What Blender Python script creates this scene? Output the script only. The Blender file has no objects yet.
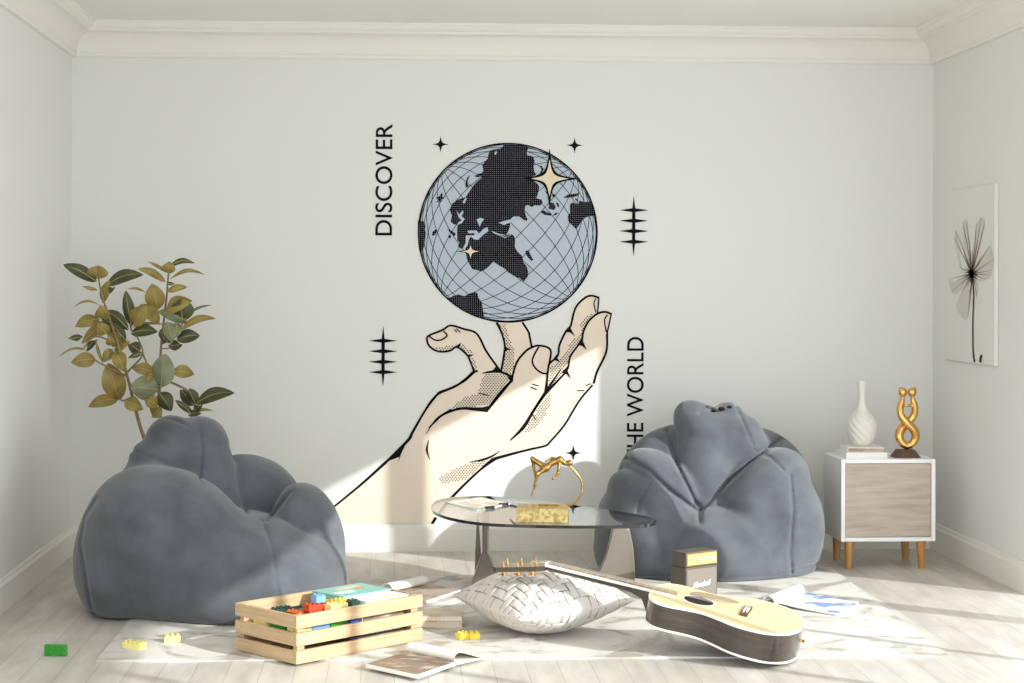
import bpy, bmesh, math, random
import numpy as np
from mathutils import Vector, Matrix

random.seed(7)
rng = np.random.default_rng(7)
SC = bpy.context.scene
COL = SC.collection

# ------------------------------------------------------------------ camera
EYE = 1.25; FPX = 1700.0; PX, PY = 483.55, 286.5; YAW = 0.0519; ROLL = -0.002
cam_d = bpy.data.cameras.new('camera'); cam = bpy.data.objects.new('camera', cam_d); COL.objects.link(cam)
cam.location = (0, 0, EYE)
cam.rotation_euler = (Matrix.Rotation(-YAW, 4, 'Z') @ Matrix.Rotation(math.pi/2, 4, 'X') @ Matrix.Rotation(-ROLL, 4, 'Z')).to_euler()
cam_d.sensor_width = 36; cam_d.lens = 36*FPX/1024
cam_d.shift_x = (512-PX)/1024; cam_d.shift_y = (PY-341.5)/1024
cam_d.clip_end = 100
SC.camera = cam

# ------------------------------------------------------------------ world, sun, exposure
w = bpy.data.worlds.new('sky'); SC.world = w; w.use_nodes = True
bg = w.node_tree.nodes['Background']; bg.inputs[0].default_value = (0.93, 0.967, 1.0, 1); bg.inputs[1].default_value = 2.55
SUN = Vector((-1.30, 1.0, -0.676)).normalized()
sd = bpy.data.lights.new('sun', 'SUN'); sd.energy = 4.8; sd.angle = math.radians(.7); sd.color = (0.97, 1.0, 0.96)
sun = bpy.data.objects.new('sun', sd); COL.objects.link(sun); sun.rotation_euler = SUN.to_track_quat('-Z', 'Y').to_euler(); sun.location = (9, 0, 4)
SC.view_settings.view_transform = 'Standard'; SC.view_settings.look = 'None'
SC.view_settings.gamma = 1; SC.view_settings.use_curve_mapping = False
SC.view_settings.exposure = 0.0
SC.cycles.use_denoising = True
SC.cycles.max_bounces = 10; SC.cycles.diffuse_bounces = 6
SC.cycles.sample_clamp_indirect = 6

# ------------------------------------------------------------------ helpers: picture ray -> point
def ray(x, y):
    u, v = x-PX, y-PY; c, s = math.cos(-ROLL), math.sin(-ROLL); u, v = c*u-s*v, s*u+c*v
    X, Z = u/FPX, -v/FPX; c, s = math.cos(-YAW), math.sin(-YAW)
    return Vector((c*X-s, s*X+c, Z))
def atY(x, y, Y): r = ray(x, y); return Vector((0, 0, EYE)) + r*(Y/r.y)
def atZ(x, y, z=0.0): r = ray(x, y); return Vector((0, 0, EYE)) + r*((z-EYE)/r.z)
def atX(x, y, X): r = ray(x, y); return Vector((0, 0, EYE)) + r*(X/r.x)
def proj_np(P):
    X, Y, Z = P[..., 0], P[..., 1], P[..., 2]-EYE
    c, s = math.cos(YAW), math.sin(YAW); X, Y = c*X-s*Y, s*X+c*Y
    u, v = FPX*X/Y, -FPX*Z/Y; c, s = math.cos(ROLL), math.sin(ROLL)
    return PX+c*u-s*v, PY+s*u+c*v

# ------------------------------------------------------------------ materials
def lin(c):
    return tuple(((v/255)/12.92 if v/255 <= .04045 else ((v/255+.055)/1.055)**2.4) for v in c)+(1,)
def mat(name, col, rough=.6, metal=0, spec=.5, noise=None, bump=None, **kw):
    m = bpy.data.materials.new(name); m.use_nodes = True; nt = m.node_tree; b = nt.nodes['Principled BSDF']
    b.inputs['Base Color'].default_value = lin(col); b.inputs['Roughness'].default_value = rough
    b.inputs['Metallic'].default_value = metal; b.inputs['Specular IOR Level'].default_value = spec
    for k, v in kw.items(): b.inputs[k.replace('_', ' ')].default_value = v
    tc = nt.nodes.new('ShaderNodeTexCoord')
    if noise:   # (colour2, scale, (sx,sy,sz), lo, hi)
        c2, sc, st, lo, hi = noise
        mp = nt.nodes.new('ShaderNodeMapping'); mp.inputs['Scale'].default_value = st
        n = nt.nodes.new('ShaderNodeTexNoise'); n.inputs['Scale'].default_value = sc; n.inputs['Detail'].default_value = 5
        r = nt.nodes.new('ShaderNodeValToRGB'); r.color_ramp.elements[0].position = lo; r.color_ramp.elements[1].position = hi
        r.color_ramp.elements[0].color = lin(col); r.color_ramp.elements[1].color = lin(c2)
        nt.links.new(tc.outputs['Object'], mp.inputs[0]); nt.links.new(mp.outputs[0], n.inputs[0])
        nt.links.new(n.outputs[0], r.inputs[0]); nt.links.new(r.outputs[0], b.inputs['Base Color'])
    if bump:    # (scale, strength, distance)
        n = nt.nodes.new('ShaderNodeTexNoise'); n.inputs['Scale'].default_value = bump[0]; n.inputs['Detail'].default_value = 4
        bp = nt.nodes.new('ShaderNodeBump'); bp.inputs['Strength'].default_value = bump[1]; bp.inputs['Distance'].default_value = bump[2]
        nt.links.new(tc.outputs['Object'], n.inputs[0]); nt.links.new(n.outputs[0], bp.inputs['Height']); nt.links.new(bp.outputs[0], b.inputs['Normal'])
    return m
M = {}
M['wall'] = mat('wall_paint', (225, 225, 221), .85, spec=.2, bump=(180, .05, .001))
M['ceil'] = mat('ceiling_paint', (234, 233, 227), .9, spec=.2)
M['trim'] = mat('trim_paint', (229, 227, 220), .55, spec=.3)
M['ink'] = mat('mural_ink', (20, 19, 22), .8, spec=.1)
M['skin'] = mat('mural_beige', (232, 216, 198), .85, spec=.2)
M['ocean'] = mat('mural_blue', (183, 193, 204), .85, spec=.2)
M['starfill'] = mat('mural_star', (228, 210, 184), .85, spec=.2)
M['land'] = mat('mural_land', (20, 19, 24), .85, spec=.1)
def dotted(m, pitch=.0098, rad=.17, col=(150, 150, 160)):
    nt = m.node_tree; b = nt.nodes['Principled BSDF']; tc = nt.nodes.new('ShaderNodeTexCoord')
    sx = nt.nodes.new('ShaderNodeSeparateXYZ'); nt.links.new(tc.outputs['Object'], sx.inputs[0])
    def mth(op, a, bb=None):
        n = nt.nodes.new('ShaderNodeMath'); n.operation = op
        for i, v in enumerate((a, bb)):
            if v is None: continue
            if isinstance(v, (int, float)): n.inputs[i].default_value = v
            else: nt.links.new(v, n.inputs[i])
        return n.outputs[0]
    sq = []
    for o in ('X', 'Z'):
        f = mth('SUBTRACT', mth('FRACT', mth('DIVIDE', sx.outputs[o], pitch)), .5); sq.append(mth('MULTIPLY', f, f))
    near = mth('LESS_THAN', mth('ADD', sq[0], sq[1]), rad*rad)
    mx = nt.nodes.new('ShaderNodeMix'); mx.data_type = 'RGBA'; nt.links.new(near, mx.inputs[0])
    mx.inputs[6].default_value = b.inputs['Base Color'].default_value; mx.inputs[7].default_value = lin(col)
    nt.links.new(mx.outputs[2], b.inputs['Base Color'])
dotted(M['land'])
M['suede'] = mat('grey_suede', (80, 83, 88), .95, spec=.15, noise=((100, 104, 111), 7, (1, 1, 1), .35, .68), bump=(260, .12, .0015), Sheen_Weight=.3, Sheen_Roughness=.5)
M['darkhole'] = mat('neck_hole_shade', (38, 34, 32), .95, spec=.1)  # dark colour stands in for the shade inside the bag's neck opening
M['bark'] = mat('plant_bark', (150, 128, 92), .8, noise=((118, 96, 66), 40, (1, 1, .3), .3, .7))
M['terracotta'] = mat('pot_clay', (190, 186, 178), .7)
M['soil'] = mat('potting_soil', (60, 47, 38), .95)
M['wood'] = mat('crate_pine', (202, 176, 142), .6, spec=.3, noise=((184, 152, 114), 6, (1, 1, 14), .35, .75))
M['nail'] = mat('nail_steel', (215, 210, 200), .3, .8)
M['paper'] = mat('page_paper', (236, 233, 226), .7, spec=.25)
M['pageedge'] = mat('page_edges', (214, 203, 188), .85)
M['tan'] = mat('tan_print', (146, 124, 106), .5, noise=((206, 192, 178), 14, (1, 2.2, 1), .52, .66))
M['brownprint'] = mat('brown_print', (150, 128, 112), .5, noise=((190, 172, 158), 9, (1, 1, 1), .4, .6))
M['blueprint'] = mat('blue_print', (238, 240, 240), .5, noise=((134, 158, 196), 7, (1, 1.6, 1), .52, .55))
M['teal'] = mat('teal_cover', (142, 196, 186), .5)
M['sand'] = mat('sand_cover', (222, 208, 186), .6, noise=((206, 184, 150), 12, (1, 1, 1), .5, .6))
M['black'] = mat('black_cover', (36, 32, 32), .5)
M['white'] = mat('white_lacquer', (238, 238, 236), .35)
M['greywood'] = mat('greyed_oak', (190, 176, 162), .4, noise=((168, 152, 138), 5, (1, 1, 9), .35, .7))
M['legwood'] = mat('honey_wood', (200, 150, 88), .4, noise=((168, 112, 52), 30, (1, 1, .2), .3, .7))
M['ceramic'] = mat('matt_ceramic', (220, 216, 208), .6)
M['gold'] = mat('polished_gold', (226, 178, 108), .24, 1)
M['oldgold'] = mat('aged_gold', (188, 150, 88), .32, 1, noise=((150, 112, 58), 60, (1, 1, 1), .35, .65))
M['goldblock'] = mat('gold_leaf_block', (200, 182, 128), .45, .6, noise=((160, 136, 78), 55, (1, 1, 1), .4, .6))
M['plinth'] = mat('dark_walnut', (94, 62, 42), .45, noise=((70, 44, 30), 20, (1, 1, 4), .3, .7))
M['tleg'] = mat('table_leg_lacquer', (136, 126, 117), .14, .35, spec=.7)
M['weavegap'] = mat('woven_cotton_gap', (150, 142, 132), .9, spec=.1)
M['weave'] = mat('woven_cotton', (212, 207, 201), .85, spec=.2, bump=(420, .2, .001))
M['spruce'] = mat('spruce_top', (238, 216, 168), .35, noise=((230, 202, 148), 9, (.6, 14, 1), .35, .7))
M['rosewood'] = mat('dark_side_wood', (70, 60, 52), .22, noise=((52, 43, 37), 8, (1, 1, 8), .3, .7), Coat_Weight=.6, Coat_Roughness=.12)
M['fret'] = mat('fingerboard_wood', (150, 122, 92), .5)
M['binding'] = mat('ivory_binding', (240, 238, 230), .4)
M['steel'] = mat('string_steel', (225, 222, 215), .3, .9)
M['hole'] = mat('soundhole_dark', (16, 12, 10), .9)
M['guard'] = mat('pickguard', (168, 146, 112), .2)
M['vinyl'] = mat('amp_vinyl', (92, 84, 76), .55, bump=(500, .3, .001))
M['grille'] = mat('amp_grille', (128, 119, 110), .7, bump=(700, .4, .001))
M['amppanel'] = mat('amp_gold_panel', (224, 202, 124), .35, .3)
M['ampgold'] = mat('amp_gold_edge', (196, 150, 60), .35, .5)
M['knob'] = mat('ivory_knob', (236, 232, 222), .35)
M['canvas'] = mat('canvas_cloth', (222, 222, 217), .9, spec=.1)
M['petal'] = mat('petal_grey', (206, 203, 195), .9, spec=.1)
M['petal2'] = mat('petal_dark', (128, 117, 106), .9, spec=.1)
M['sepia'] = mat('sepia_ink', (62, 48, 40), .9, spec=.1)
for n, c in dict(red=(214, 74, 40), blue=(122, 168, 226), navy=(52, 84, 160), yellow=(240, 214, 80), cream=(240, 232, 150), green=(52, 150, 44), lime=(140, 205, 70), dkgreen=(30, 74, 62), brickblack=(40, 38, 38), orange=(232, 118, 48)).items():
    M[n] = mat('brick_'+n, c, .3)
def leafmat(name, top, under):
    m = mat(name, top, .42, spec=.4); nt = m.node_tree; b = nt.nodes['Principled BSDF']
    g = nt.nodes.new('ShaderNodeNewGeometry'); mx = nt.nodes.new('ShaderNodeMix'); mx.data_type = 'RGBA'
    nz = nt.nodes.new('ShaderNodeTexNoise'); nz.inputs['Scale'].default_value = 16
    tc = nt.nodes.new('ShaderNodeTexCoord'); nt.links.new(tc.outputs['Object'], nz.inputs[0])
    hs = nt.nodes.new('ShaderNodeHueSaturation'); mr = nt.nodes.new('ShaderNodeMapRange'); mr.inputs[1].default_value = .3; mr.inputs[2].default_value = .7; mr.inputs[3].default_value = .75; mr.inputs[4].default_value = 1.25
    mx.inputs[6].default_value = lin(top); mx.inputs[7].default_value = lin(under)
    nt.links.new(g.outputs['Backfacing'], mx.inputs[0]); nt.links.new(mx.outputs[2], hs.inputs['Color'])
    nt.links.new(nz.outputs[0], mr.inputs[0]); nt.links.new(mr.outputs[0], hs.inputs['Value']); nt.links.new(hs.outputs[0], b.inputs['Base Color'])
    return m
M['leaf'] = leafmat('leaf_green_olive', (76, 80, 50), (142, 124, 62))
M['leafrib'] = mat('leaf_midrib', (186, 164, 96), .6)
M['leaflight'] = leafmat('leaf_young_green', (126, 132, 100), (142, 124, 62))
# thin glass of the table top
g = bpy.data.materials.new('table_glass'); g.use_nodes = True; nt = g.node_tree; nt.nodes.clear()
o_ = nt.nodes.new('ShaderNodeOutputMaterial'); mx = nt.nodes.new('ShaderNodeMixShader'); tr = nt.nodes.new('ShaderNodeBsdfTransparent'); gl = nt.nodes.new('ShaderNodeBsdfGlossy')
fr = nt.nodes.new('ShaderNodeFresnel'); fr.inputs[0].default_value = 2.0; tr.inputs[0].default_value = (.965, .965, .96, 1); gl.inputs['Roughness'].default_value = .01
nt.links.new(fr.outputs[0], mx.inputs[0]); nt.links.new(tr.outputs[0], mx.inputs[1]); nt.links.new(gl.outputs[0], mx.inputs[2]); nt.links.new(mx.outputs[0], o_.inputs[0])
M['glass'] = g
M['glassedge'] = mat('glass_edge', (30, 28, 27), .1, spec=.8)
def floormat():
    m = mat('pale_floorboards', (206, 201, 193), .42, spec=.4); nt = m.node_tree; b = nt.nodes['Principled BSDF']
    tc = nt.nodes.new('ShaderNodeTexCoord'); mp = nt.nodes.new('ShaderNodeMapping'); mp.inputs['Rotation'].default_value = (0, 0, math.pi/2)
    br = nt.nodes.new('ShaderNodeTexBrick'); br.inputs['Scale'].default_value = 1; br.inputs['Brick Width'].default_value = 1.15; br.inputs['Row Height'].default_value = .108
    br.inputs['Mortar Size'].default_value = .0014; br.inputs['Mortar Smooth'].default_value = .2; br.offset = .37; br.inputs['Bias'].default_value = 0
    br.inputs['Color1'].default_value = lin((208, 203, 195)); br.inputs['Color2'].default_value = lin((196, 189, 180)); br.inputs['Mortar'].default_value = lin((172, 164, 155))
    nz = nt.nodes.new('ShaderNodeTexNoise'); nz.inputs['Scale'].default_value = 4; nz.inputs['Detail'].default_value = 7
    mp2 = nt.nodes.new('ShaderNodeMapping'); mp2.inputs['Scale'].default_value = (4, .8, 1)
    mr = nt.nodes.new('ShaderNodeMapRange'); mr.inputs[1].default_value = .3; mr.inputs[2].default_value = .7; mr.inputs[3].default_value = .82; mr.inputs[4].default_value = 1.1
    mu = nt.nodes.new('ShaderNodeMix'); mu.data_type = 'RGBA'; mu.blend_type = 'MULTIPLY'; mu.inputs[0].default_value = 1
    L = nt.links.new
    L(tc.outputs['Object'], mp.inputs[0]); L(mp.outputs[0], br.inputs[0]); L(tc.outputs['Object'], mp2.inputs[0]); L(mp2.outputs[0], nz.inputs[0]); L(nz.outputs[0], mr.inputs[0])
    L(br.outputs[0], mu.inputs[6]); L(mr.outputs[0], mu.inputs[7]); L(mu.outputs[2], b.inputs['Base Color'])
    bp = nt.nodes.new('ShaderNodeBump'); bp.inputs['Strength'].default_value = .3; bp.inputs['Distance'].default_value = .002; bp.invert = True
    L(br.outputs['Fac'], bp.inputs['Height']); L(bp.outputs[0], b.inputs['Normal'])
    return m
M['floor'] = floormat()
def rugmat():
    m = mat('mottled_rug', (214, 211, 205), .9, spec=.1); nt = m.node_tree; b = nt.nodes['Principled BSDF']
    tc = nt.nodes.new('ShaderNodeTexCoord'); wv = nt.nodes.new('ShaderNodeTexNoise'); wv.inputs['Scale'].default_value = 2.6; wv.inputs['Detail'].default_value = 3; wv.inputs['Distortion'].default_value = 2.2  # distorted noise gives soft grey mottling over the off-white rug
    r = nt.nodes.new('ShaderNodeValToRGB'); e = r.color_ramp.elements; e[0].position = .36; e[0].color = lin((178, 170, 161)); e[1].position = .5; e[1].color = lin((216, 213, 207))
    e2 = r.color_ramp.elements.new(.42); e2.color = lin((203, 198, 191))
    nt.links.new(tc.outputs['Object'], wv.inputs[0]); nt.links.new(wv.outputs[0], r.inputs[0]); nt.links.new(r.outputs[0], b.inputs['Base Color'])
    return m
M['rug'] = rugmat()

# ------------------------------------------------------------------ mesh helpers
ROOTM = {}
class G:
    def __init__(s): s.v = []; s.f = []; s.m = []
    def add(s, V, F, mi=0):
        n = len(s.v); s.v += [tuple(map(float, p)) for p in V]; s.f += [tuple(n+i for i in f) for f in F]; s.m += [mi]*len(F); return s
    def box(s, c, d, rot=None, mi=0):
        V = [Vector((sx*d[0]/2, sy*d[1]/2, sz*d[2]/2)) for sx in (-1, 1) for sy in (-1, 1) for sz in (-1, 1)]
        if rot is not None: V = [rot @ p for p in V]
        V = [p+Vector(c) for p in V]
        return s.add(V, [(0, 1, 3, 2), (4, 6, 7, 5), (0, 4, 5, 1), (2, 3, 7, 6), (0, 2, 6, 4), (1, 5, 7, 3)], mi)
    def b2(s, lo, hi, mi=0): return s.box([(a+b)/2 for a, b in zip(lo, hi)], [b-a for a, b in zip(lo, hi)], None, mi)
    def tube(s, P, R, n=10, caps=True, flat=1.0, mi=0):
        P = [Vector(p) for p in P]; R = [R]*len(P) if isinstance(R, (int, float)) else list(R)
        up = Vector((0, 0, 1)); T0 = (P[1]-P[0]).normalized()
        nrm = T0.cross(up); nrm = nrm if nrm.length > .05 else T0.cross(Vector((0, 1, 0))); nrm.normalize()
        V = []
        for i, p in enumerate(P):
            t = (P[min(i+1, len(P)-1)]-P[max(i-1, 0)]).normalized(); nrm = (nrm-t*nrm.dot(t)).normalized(); bn = t.cross(nrm)
            for k in range(n):
                a = 2*math.pi*k/n; V.append(p+nrm*math.cos(a)*R[i]+bn*math.sin(a)*R[i]*flat)
        F = [(i*n+k, i*n+(k+1) % n, (i+1)*n+(k+1) % n, (i+1)*n+k) for i in range(len(P)-1) for k in range(n)]
        if caps: F += [tuple(range(n-1, -1, -1)), tuple((len(P)-1)*n+k for k in range(n))]
        return s.add(V, F, mi)
    def lathe(s, prof, c=(0, 0, 0), n=32, fn=None, mi=0):
        V = []
        for (r, z) in prof:
            for k in range(n):
                a = 2*math.pi*k/n; rr = r*(fn(a, z) if fn else 1)
                V.append((c[0]+rr*math.cos(a), c[1]+rr*math.sin(a), c[2]+z))
        F = [(i*n+k, i*n+(k+1) % n, (i+1)*n+(k+1) % n, (i+1)*n+k) for i in range(len(prof)-1) for k in range(n)]
        F += [tuple(range(n-1, -1, -1)), tuple((len(prof)-1)*n+k for k in range(n))]
        return s.add(V, F, mi)
    def prism(s, poly, z0, z1, mi=0, T=None):
        n = len(poly); V = [Vector((p[0], p[1], z0)) for p in poly]+[Vector((p[0], p[1], z1)) for p in poly]
        if T is not None: V = [T @ p for p in V]
        return s.add(V, [tuple(range(n-1, -1, -1)), tuple(range(n, 2*n))]+[(i, (i+1) % n, n+(i+1) % n, n+i) for i in range(n)], mi)
    def build(s, name, mats, parent=None, smooth=False, bevel=0, world=False, angle=40, tri=False):
        me = bpy.data.meshes.new(name)
        V = s.v
        if world and parent is not None:
            inv = ROOTM[parent.name].inverted(); V = [inv @ Vector(p) for p in V]
        me.from_pydata(V, [], s.f); me.update()
        for m in (mats if isinstance(mats, (list, tuple)) else [mats]): me.materials.append(m if not isinstance(m, str) else M[m])
        me.polygons.foreach_set('material_index', s.m)
        bm = bmesh.new(); bm.from_mesh(me)
        if tri: bmesh.ops.triangulate(bm, faces=bm.faces[:])
        else: bmesh.ops.recalc_face_normals(bm, faces=bm.faces[:])
        bm.to_mesh(me); bm.free()
        o = bpy.data.objects.new(name, me); COL.objects.link(o)
        if parent is not None: o.parent = parent; ROOTM[o.name] = ROOTM[parent.name]
        else: ROOTM[o.name] = Matrix.Identity(4)
        if smooth:
            me.polygons.foreach_set('use_smooth', [True]*len(me.polygons))
            if angle < 180:
                try: me.set_sharp_from_angle(angle=math.radians(angle))
                except Exception: pass
        if bevel:
            b = o.modifiers.new('bevel', 'BEVEL'); b.width = bevel; b.segments = 2; b.limit_method = 'ANGLE'
        return o
def tag(o, label=None, cat=None, group=None, kind=None):
    if label: o['label'] = label
    if cat: o['category'] = cat
    if group: o['group'] = group
    if kind: o['kind'] = kind
    return o
def thing(name, label, cat, loc=(0, 0, 0), rz=0, group=None, R=None):
    o = bpy.data.objects.new(name, None); COL.objects.link(o); o.empty_display_size = .05
    m = Matrix.Translation(loc) @ (R.to_4x4() if R is not None else Matrix.Rotation(rz, 4, 'Z'))
    o.location = loc; o.rotation_euler = m.to_euler(); ROOTM[o.name] = m
    return tag(o, label, cat, group)
def rebase(o, loc):
    """top-level mesh built in world space: move its origin to its base"""
    loc = Vector(loc); o.data.transform(Matrix.Translation(-loc)); o.location = loc; return o
def crom(P, n=8):
    P = [np.array(p, float) for p in P]; out = []
    for i in range(len(P)-1):
        p0 = P[i-1] if i else 2*P[0]-P[1]; p1, p2 = P[i], P[i+1]; p3 = P[i+2] if i+2 < len(P) else 2*P[-1]-P[-2]
        for k in range(n):
            t = k/n; out.append(.5*((2*p1)+(-p0+p2)*t+(2*p0-5*p1+4*p2-p3)*t*t+(-p0+3*p1-3*p2+p3)*t**3))
    out.append(P[-1]); return out

# ---- signed distance fields meshed with surface nets (continuous soft bodies)
def surfnet(fn, lo, hi, h):
    ax = [np.arange(l, u+h, h) for l, u in zip(lo, hi)]
    X, Y, Z = np.meshgrid(*ax, indexing='ij'); Pg = np.stack([X, Y, Z], -1)
    V = fn(Pg).astype(np.float32); S = V < 0
    nx, ny, nz = (n-1 for n in V.shape)
    acc = np.zeros((nx, ny, nz, 3)); cnt = np.zeros((nx, ny, nz))
    cor = [(a, b, c) for a in (0, 1) for b in (0, 1) for c in (0, 1)]
    sl = lambda c: V[c[0]:c[0]+nx, c[1]:c[1]+ny, c[2]:c[2]+nz]
    for a in cor:
        for ax_ in range(3):
            if a[ax_]: continue
            b = list(a); b[ax_] = 1; va, vb = sl(a), sl(b); cr = (va < 0) != (vb < 0)
            d = va-vb; t = np.where(cr, va/np.where(np.abs(d) < 1e-9, 1, d), 0)
            for q in range(3): acc[..., q] += np.where(cr, a[q]+(t if q == ax_ else 0), 0)
            cnt += cr
    act = cnt > 0; idx = -np.ones(act.shape, int); idx[act] = np.arange(act.sum())
    I = np.argwhere(act); P = (I+acc[act]/cnt[act][:, None])*h+np.array(lo)
    F = []
    for ax_ in range(3):
        o1, o2 = (ax_+1) % 3, (ax_+2) % 3
        s0 = [slice(0, n) for n in S.shape]; s1 = list(s0); s0[ax_] = slice(0, S.shape[ax_]-1); s1[ax_] = slice(1, None)
        E = np.argwhere(S[tuple(s0)] != S[tuple(s1)]); E = E[(E[:, o1] > 0) & (E[:, o2] > 0) & (E[:, o1] < act.shape[o1]) & (E[:, o2] < act.shape[o2])]
        u1 = np.eye(3, dtype=int)[o1]; u2 = np.eye(3, dtype=int)[o2]
        q = np.stack([idx[tuple((E+d).T)] for d in (-u1-u2, -u2, 0*u1, -u1)], 1)
        ins = S[tuple(E.T)]; q[~ins] = q[~ins][:, ::-1]; F.append(q)
    return P, np.concatenate(F)
def smin(a, b, k): h = np.clip(.5+.5*(b-a)/k, 0, 1); return b*(1-h)+a*h-k*h*(1-h)
def rotm(ax, deg): return np.array(Matrix.Rotation(math.radians(deg), 3, ax))
def ell(P, c, r, R=None):
    q = P-np.array(c)
    if R is not None: q = q @ R
    r = np.array(r); k0 = np.sqrt((((q/r)**2).sum(-1)))+1e-9; k1 = np.sqrt(((q/(r*r))**2).sum(-1))+1e-9
    return k0*(k0-1)/k1
def caps(P, a, b, ra, rb):
    a, b = np.array(a, float), np.array(b, float); ab = b-a; t = np.clip(((P-a) @ ab)/(ab @ ab), 0, 1)
    return np.sqrt(((P-a-t[..., None]*ab)**2).sum(-1))-(ra+(rb-ra)*t)
def mesh_np(name, P, F, m, parent, smooth=True):
    me = bpy.data.meshes.new(name); me.from_pydata(P.tolist(), [], F.tolist()); me.update(); me.materials.append(M[m])
    me.polygons.foreach_set('use_smooth', [smooth]*len(me.polygons))
    o = bpy.data.objects.new(name, me); COL.objects.link(o)
    if parent is not None: o.parent = parent; ROOTM[o.name] = ROOTM[parent.name]
    return o

# ================================================================== ROOM SHELL
XL, XR, YB, Y0, ZC = -1.51, 2.575, 8.028, 1.0, 2.475
HEAD = 1.822; TH = .04
def struct(o): o['kind'] = 'structure'; return o
struct(G().b2((XL-.2, Y0, -.1), (XR+TH, YB+.2, 0)).build('floor', 'floor'))
struct(G().b2((XL-.2, 1.6, ZC), (XR+TH, YB+.2, ZC+.1)).build('ceiling', 'ceil'))
struct(G().b2((XL-.2, YB, 0), (XR+TH, YB+.2, ZC)).build('wall_back', 'wall'))
struct(G().b2((XL-.2, 4.2, 0), (XL, YB, ZC)).build('wall_left', 'wall'))
JB = 6.788
opens = [(6.132, JB)]
while opens[-1][0] > 1.9: a = opens[-1][0]-(.12 if len(opens) < 2 else .03); opens.append((a-.76, a))
gw = G().b2((XR, JB, 0), (XR+TH, YB, ZC)); gw.b2((XR, Y0, HEAD), (XR+TH, JB, ZC))
for i, (a, b) in enumerate(opens):
    lo = opens[i+1][1] if i+1 < len(opens) else Y0
    gw.b2((XR, lo, 0), (XR+TH, a, HEAD))
struct(gw.build('wall_right', 'wall'))
for i, (a, b) in enumerate(opens):   # white casings of the floor-length windows
    f = G(); t = .006
    f.b2((XR+.006, a, 0), (XR+.034, a+t, HEAD)); f.b2((XR+.006, b-t, 0), (XR+.034, b, HEAD)); f.b2((XR+.006, a+t, HEAD-t), (XR+.034, b-t, HEAD))
    struct(f.build('window_%d' % (i+1), 'trim'))
# crown moulding and skirting as mitred profiles
def run(name, prof, m, side):
    g = G(); n = len(prof)
    for (d, z) in prof:
        if side == 'back': g.v += [(XL+d, YB-d, z), (XR-d, YB-d, z)]
        elif side == 'left': g.v += [(XL+d, 4.2, z), (XL+d, YB-d, z)]
        else: g.v += [(XR-d, RY, z), (XR-d, YB-d, z)]
    g.f += [(2*i, 2*i+1, 2*i+3, 2*i+2) for i in range(n-1)]; g.m += [0]*(n-1)
    o = struct(g.build(name, m, smooth=True, angle=35)); o.data.flip_normals() if False else None
    return o
cz = 2.318
crown = [(0, cz), (.018, cz), (.022, cz+.006), (.022, cz+.016), (.028, cz+.02)]
for k in range(9):
    a = k/8*math.pi/2; crown.append((.030+.066*(1-math.cos(a)), cz+.024+.082*math.sin(a)))
crown += [(.102, cz+.11), (.102, cz+.118), (.112, cz+.124), (.12, cz+.134), (.122, cz+.145), (.128, cz+.148), (.128, ZC)]
base = [(0, .128), (.006, .128), (.010, .122), (.010, .114), (.014, .109), (.018, .104), (.018, .004), (.018, 0)]
RY = 1.6
run('trim_1', crown, 'trim', 'back'); run('trim_2', crown, 'trim', 'left'); run('trim_3', crown, 'trim', 'right')
RY = JB
run('baseboard_back', base, 'trim', 'back'); run('baseboard_left', base, 'trim', 'left'); run('baseboard_right', base, 'trim', 'right')

# ================================================================== RUG
c = [atZ(97, 664), atZ(951, 655.5), atZ(832, 567), atZ(150, 588)]
c[3] = Vector((-.975, 7.18, 0))
rg = G(); NX, NY = 60, 30
for top in (1, 0):
    for j in range(NY+1):
        for i in range(NX+1):
            u, v = i/NX, j/NY; p = (c[0]*(1-u)+c[1]*u)*(1-v)+(c[3]*(1-u)+c[2]*u)*v
            rg.v.append((p.x, p.y, (.007+.0015*math.sin(u*31) if top else .0005)))
N1 = (NX+1)*(NY+1)
for j in range(NY):
    for i in range(NX):
        a = j*(NX+1)+i; rg.f.append((a, a+1, a+NX+2, a+NX+1)); rg.f.append((N1+a, N1+a+NX+1, N1+a+NX+2, N1+a+1))
edge = [i for i in range(NX)]
for i in range(NX): rg.f.append((i, N1+i, N1+i+1, i+1)); b_ = NY*(NX+1)+i; rg.f.append((b_, b_+1, N1+b_+1, N1+b_))
for j in range(NY): a = j*(NX+1); rg.f.append((a, a+NX+1, N1+a+NX+1, N1+a)); a += NX; rg.f.append((a, N1+a, N1+a+NX+1, a+NX+1))
rg.m = [0]*len(rg.f)
o = rg.build('rug', 'rug', smooth=True); rebase(o, (.45, 6.5, 0))
tag(o, 'thin off-white rug with faint grey mottling spread over the pale floorboards', 'rug')
RUG = .0085

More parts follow.
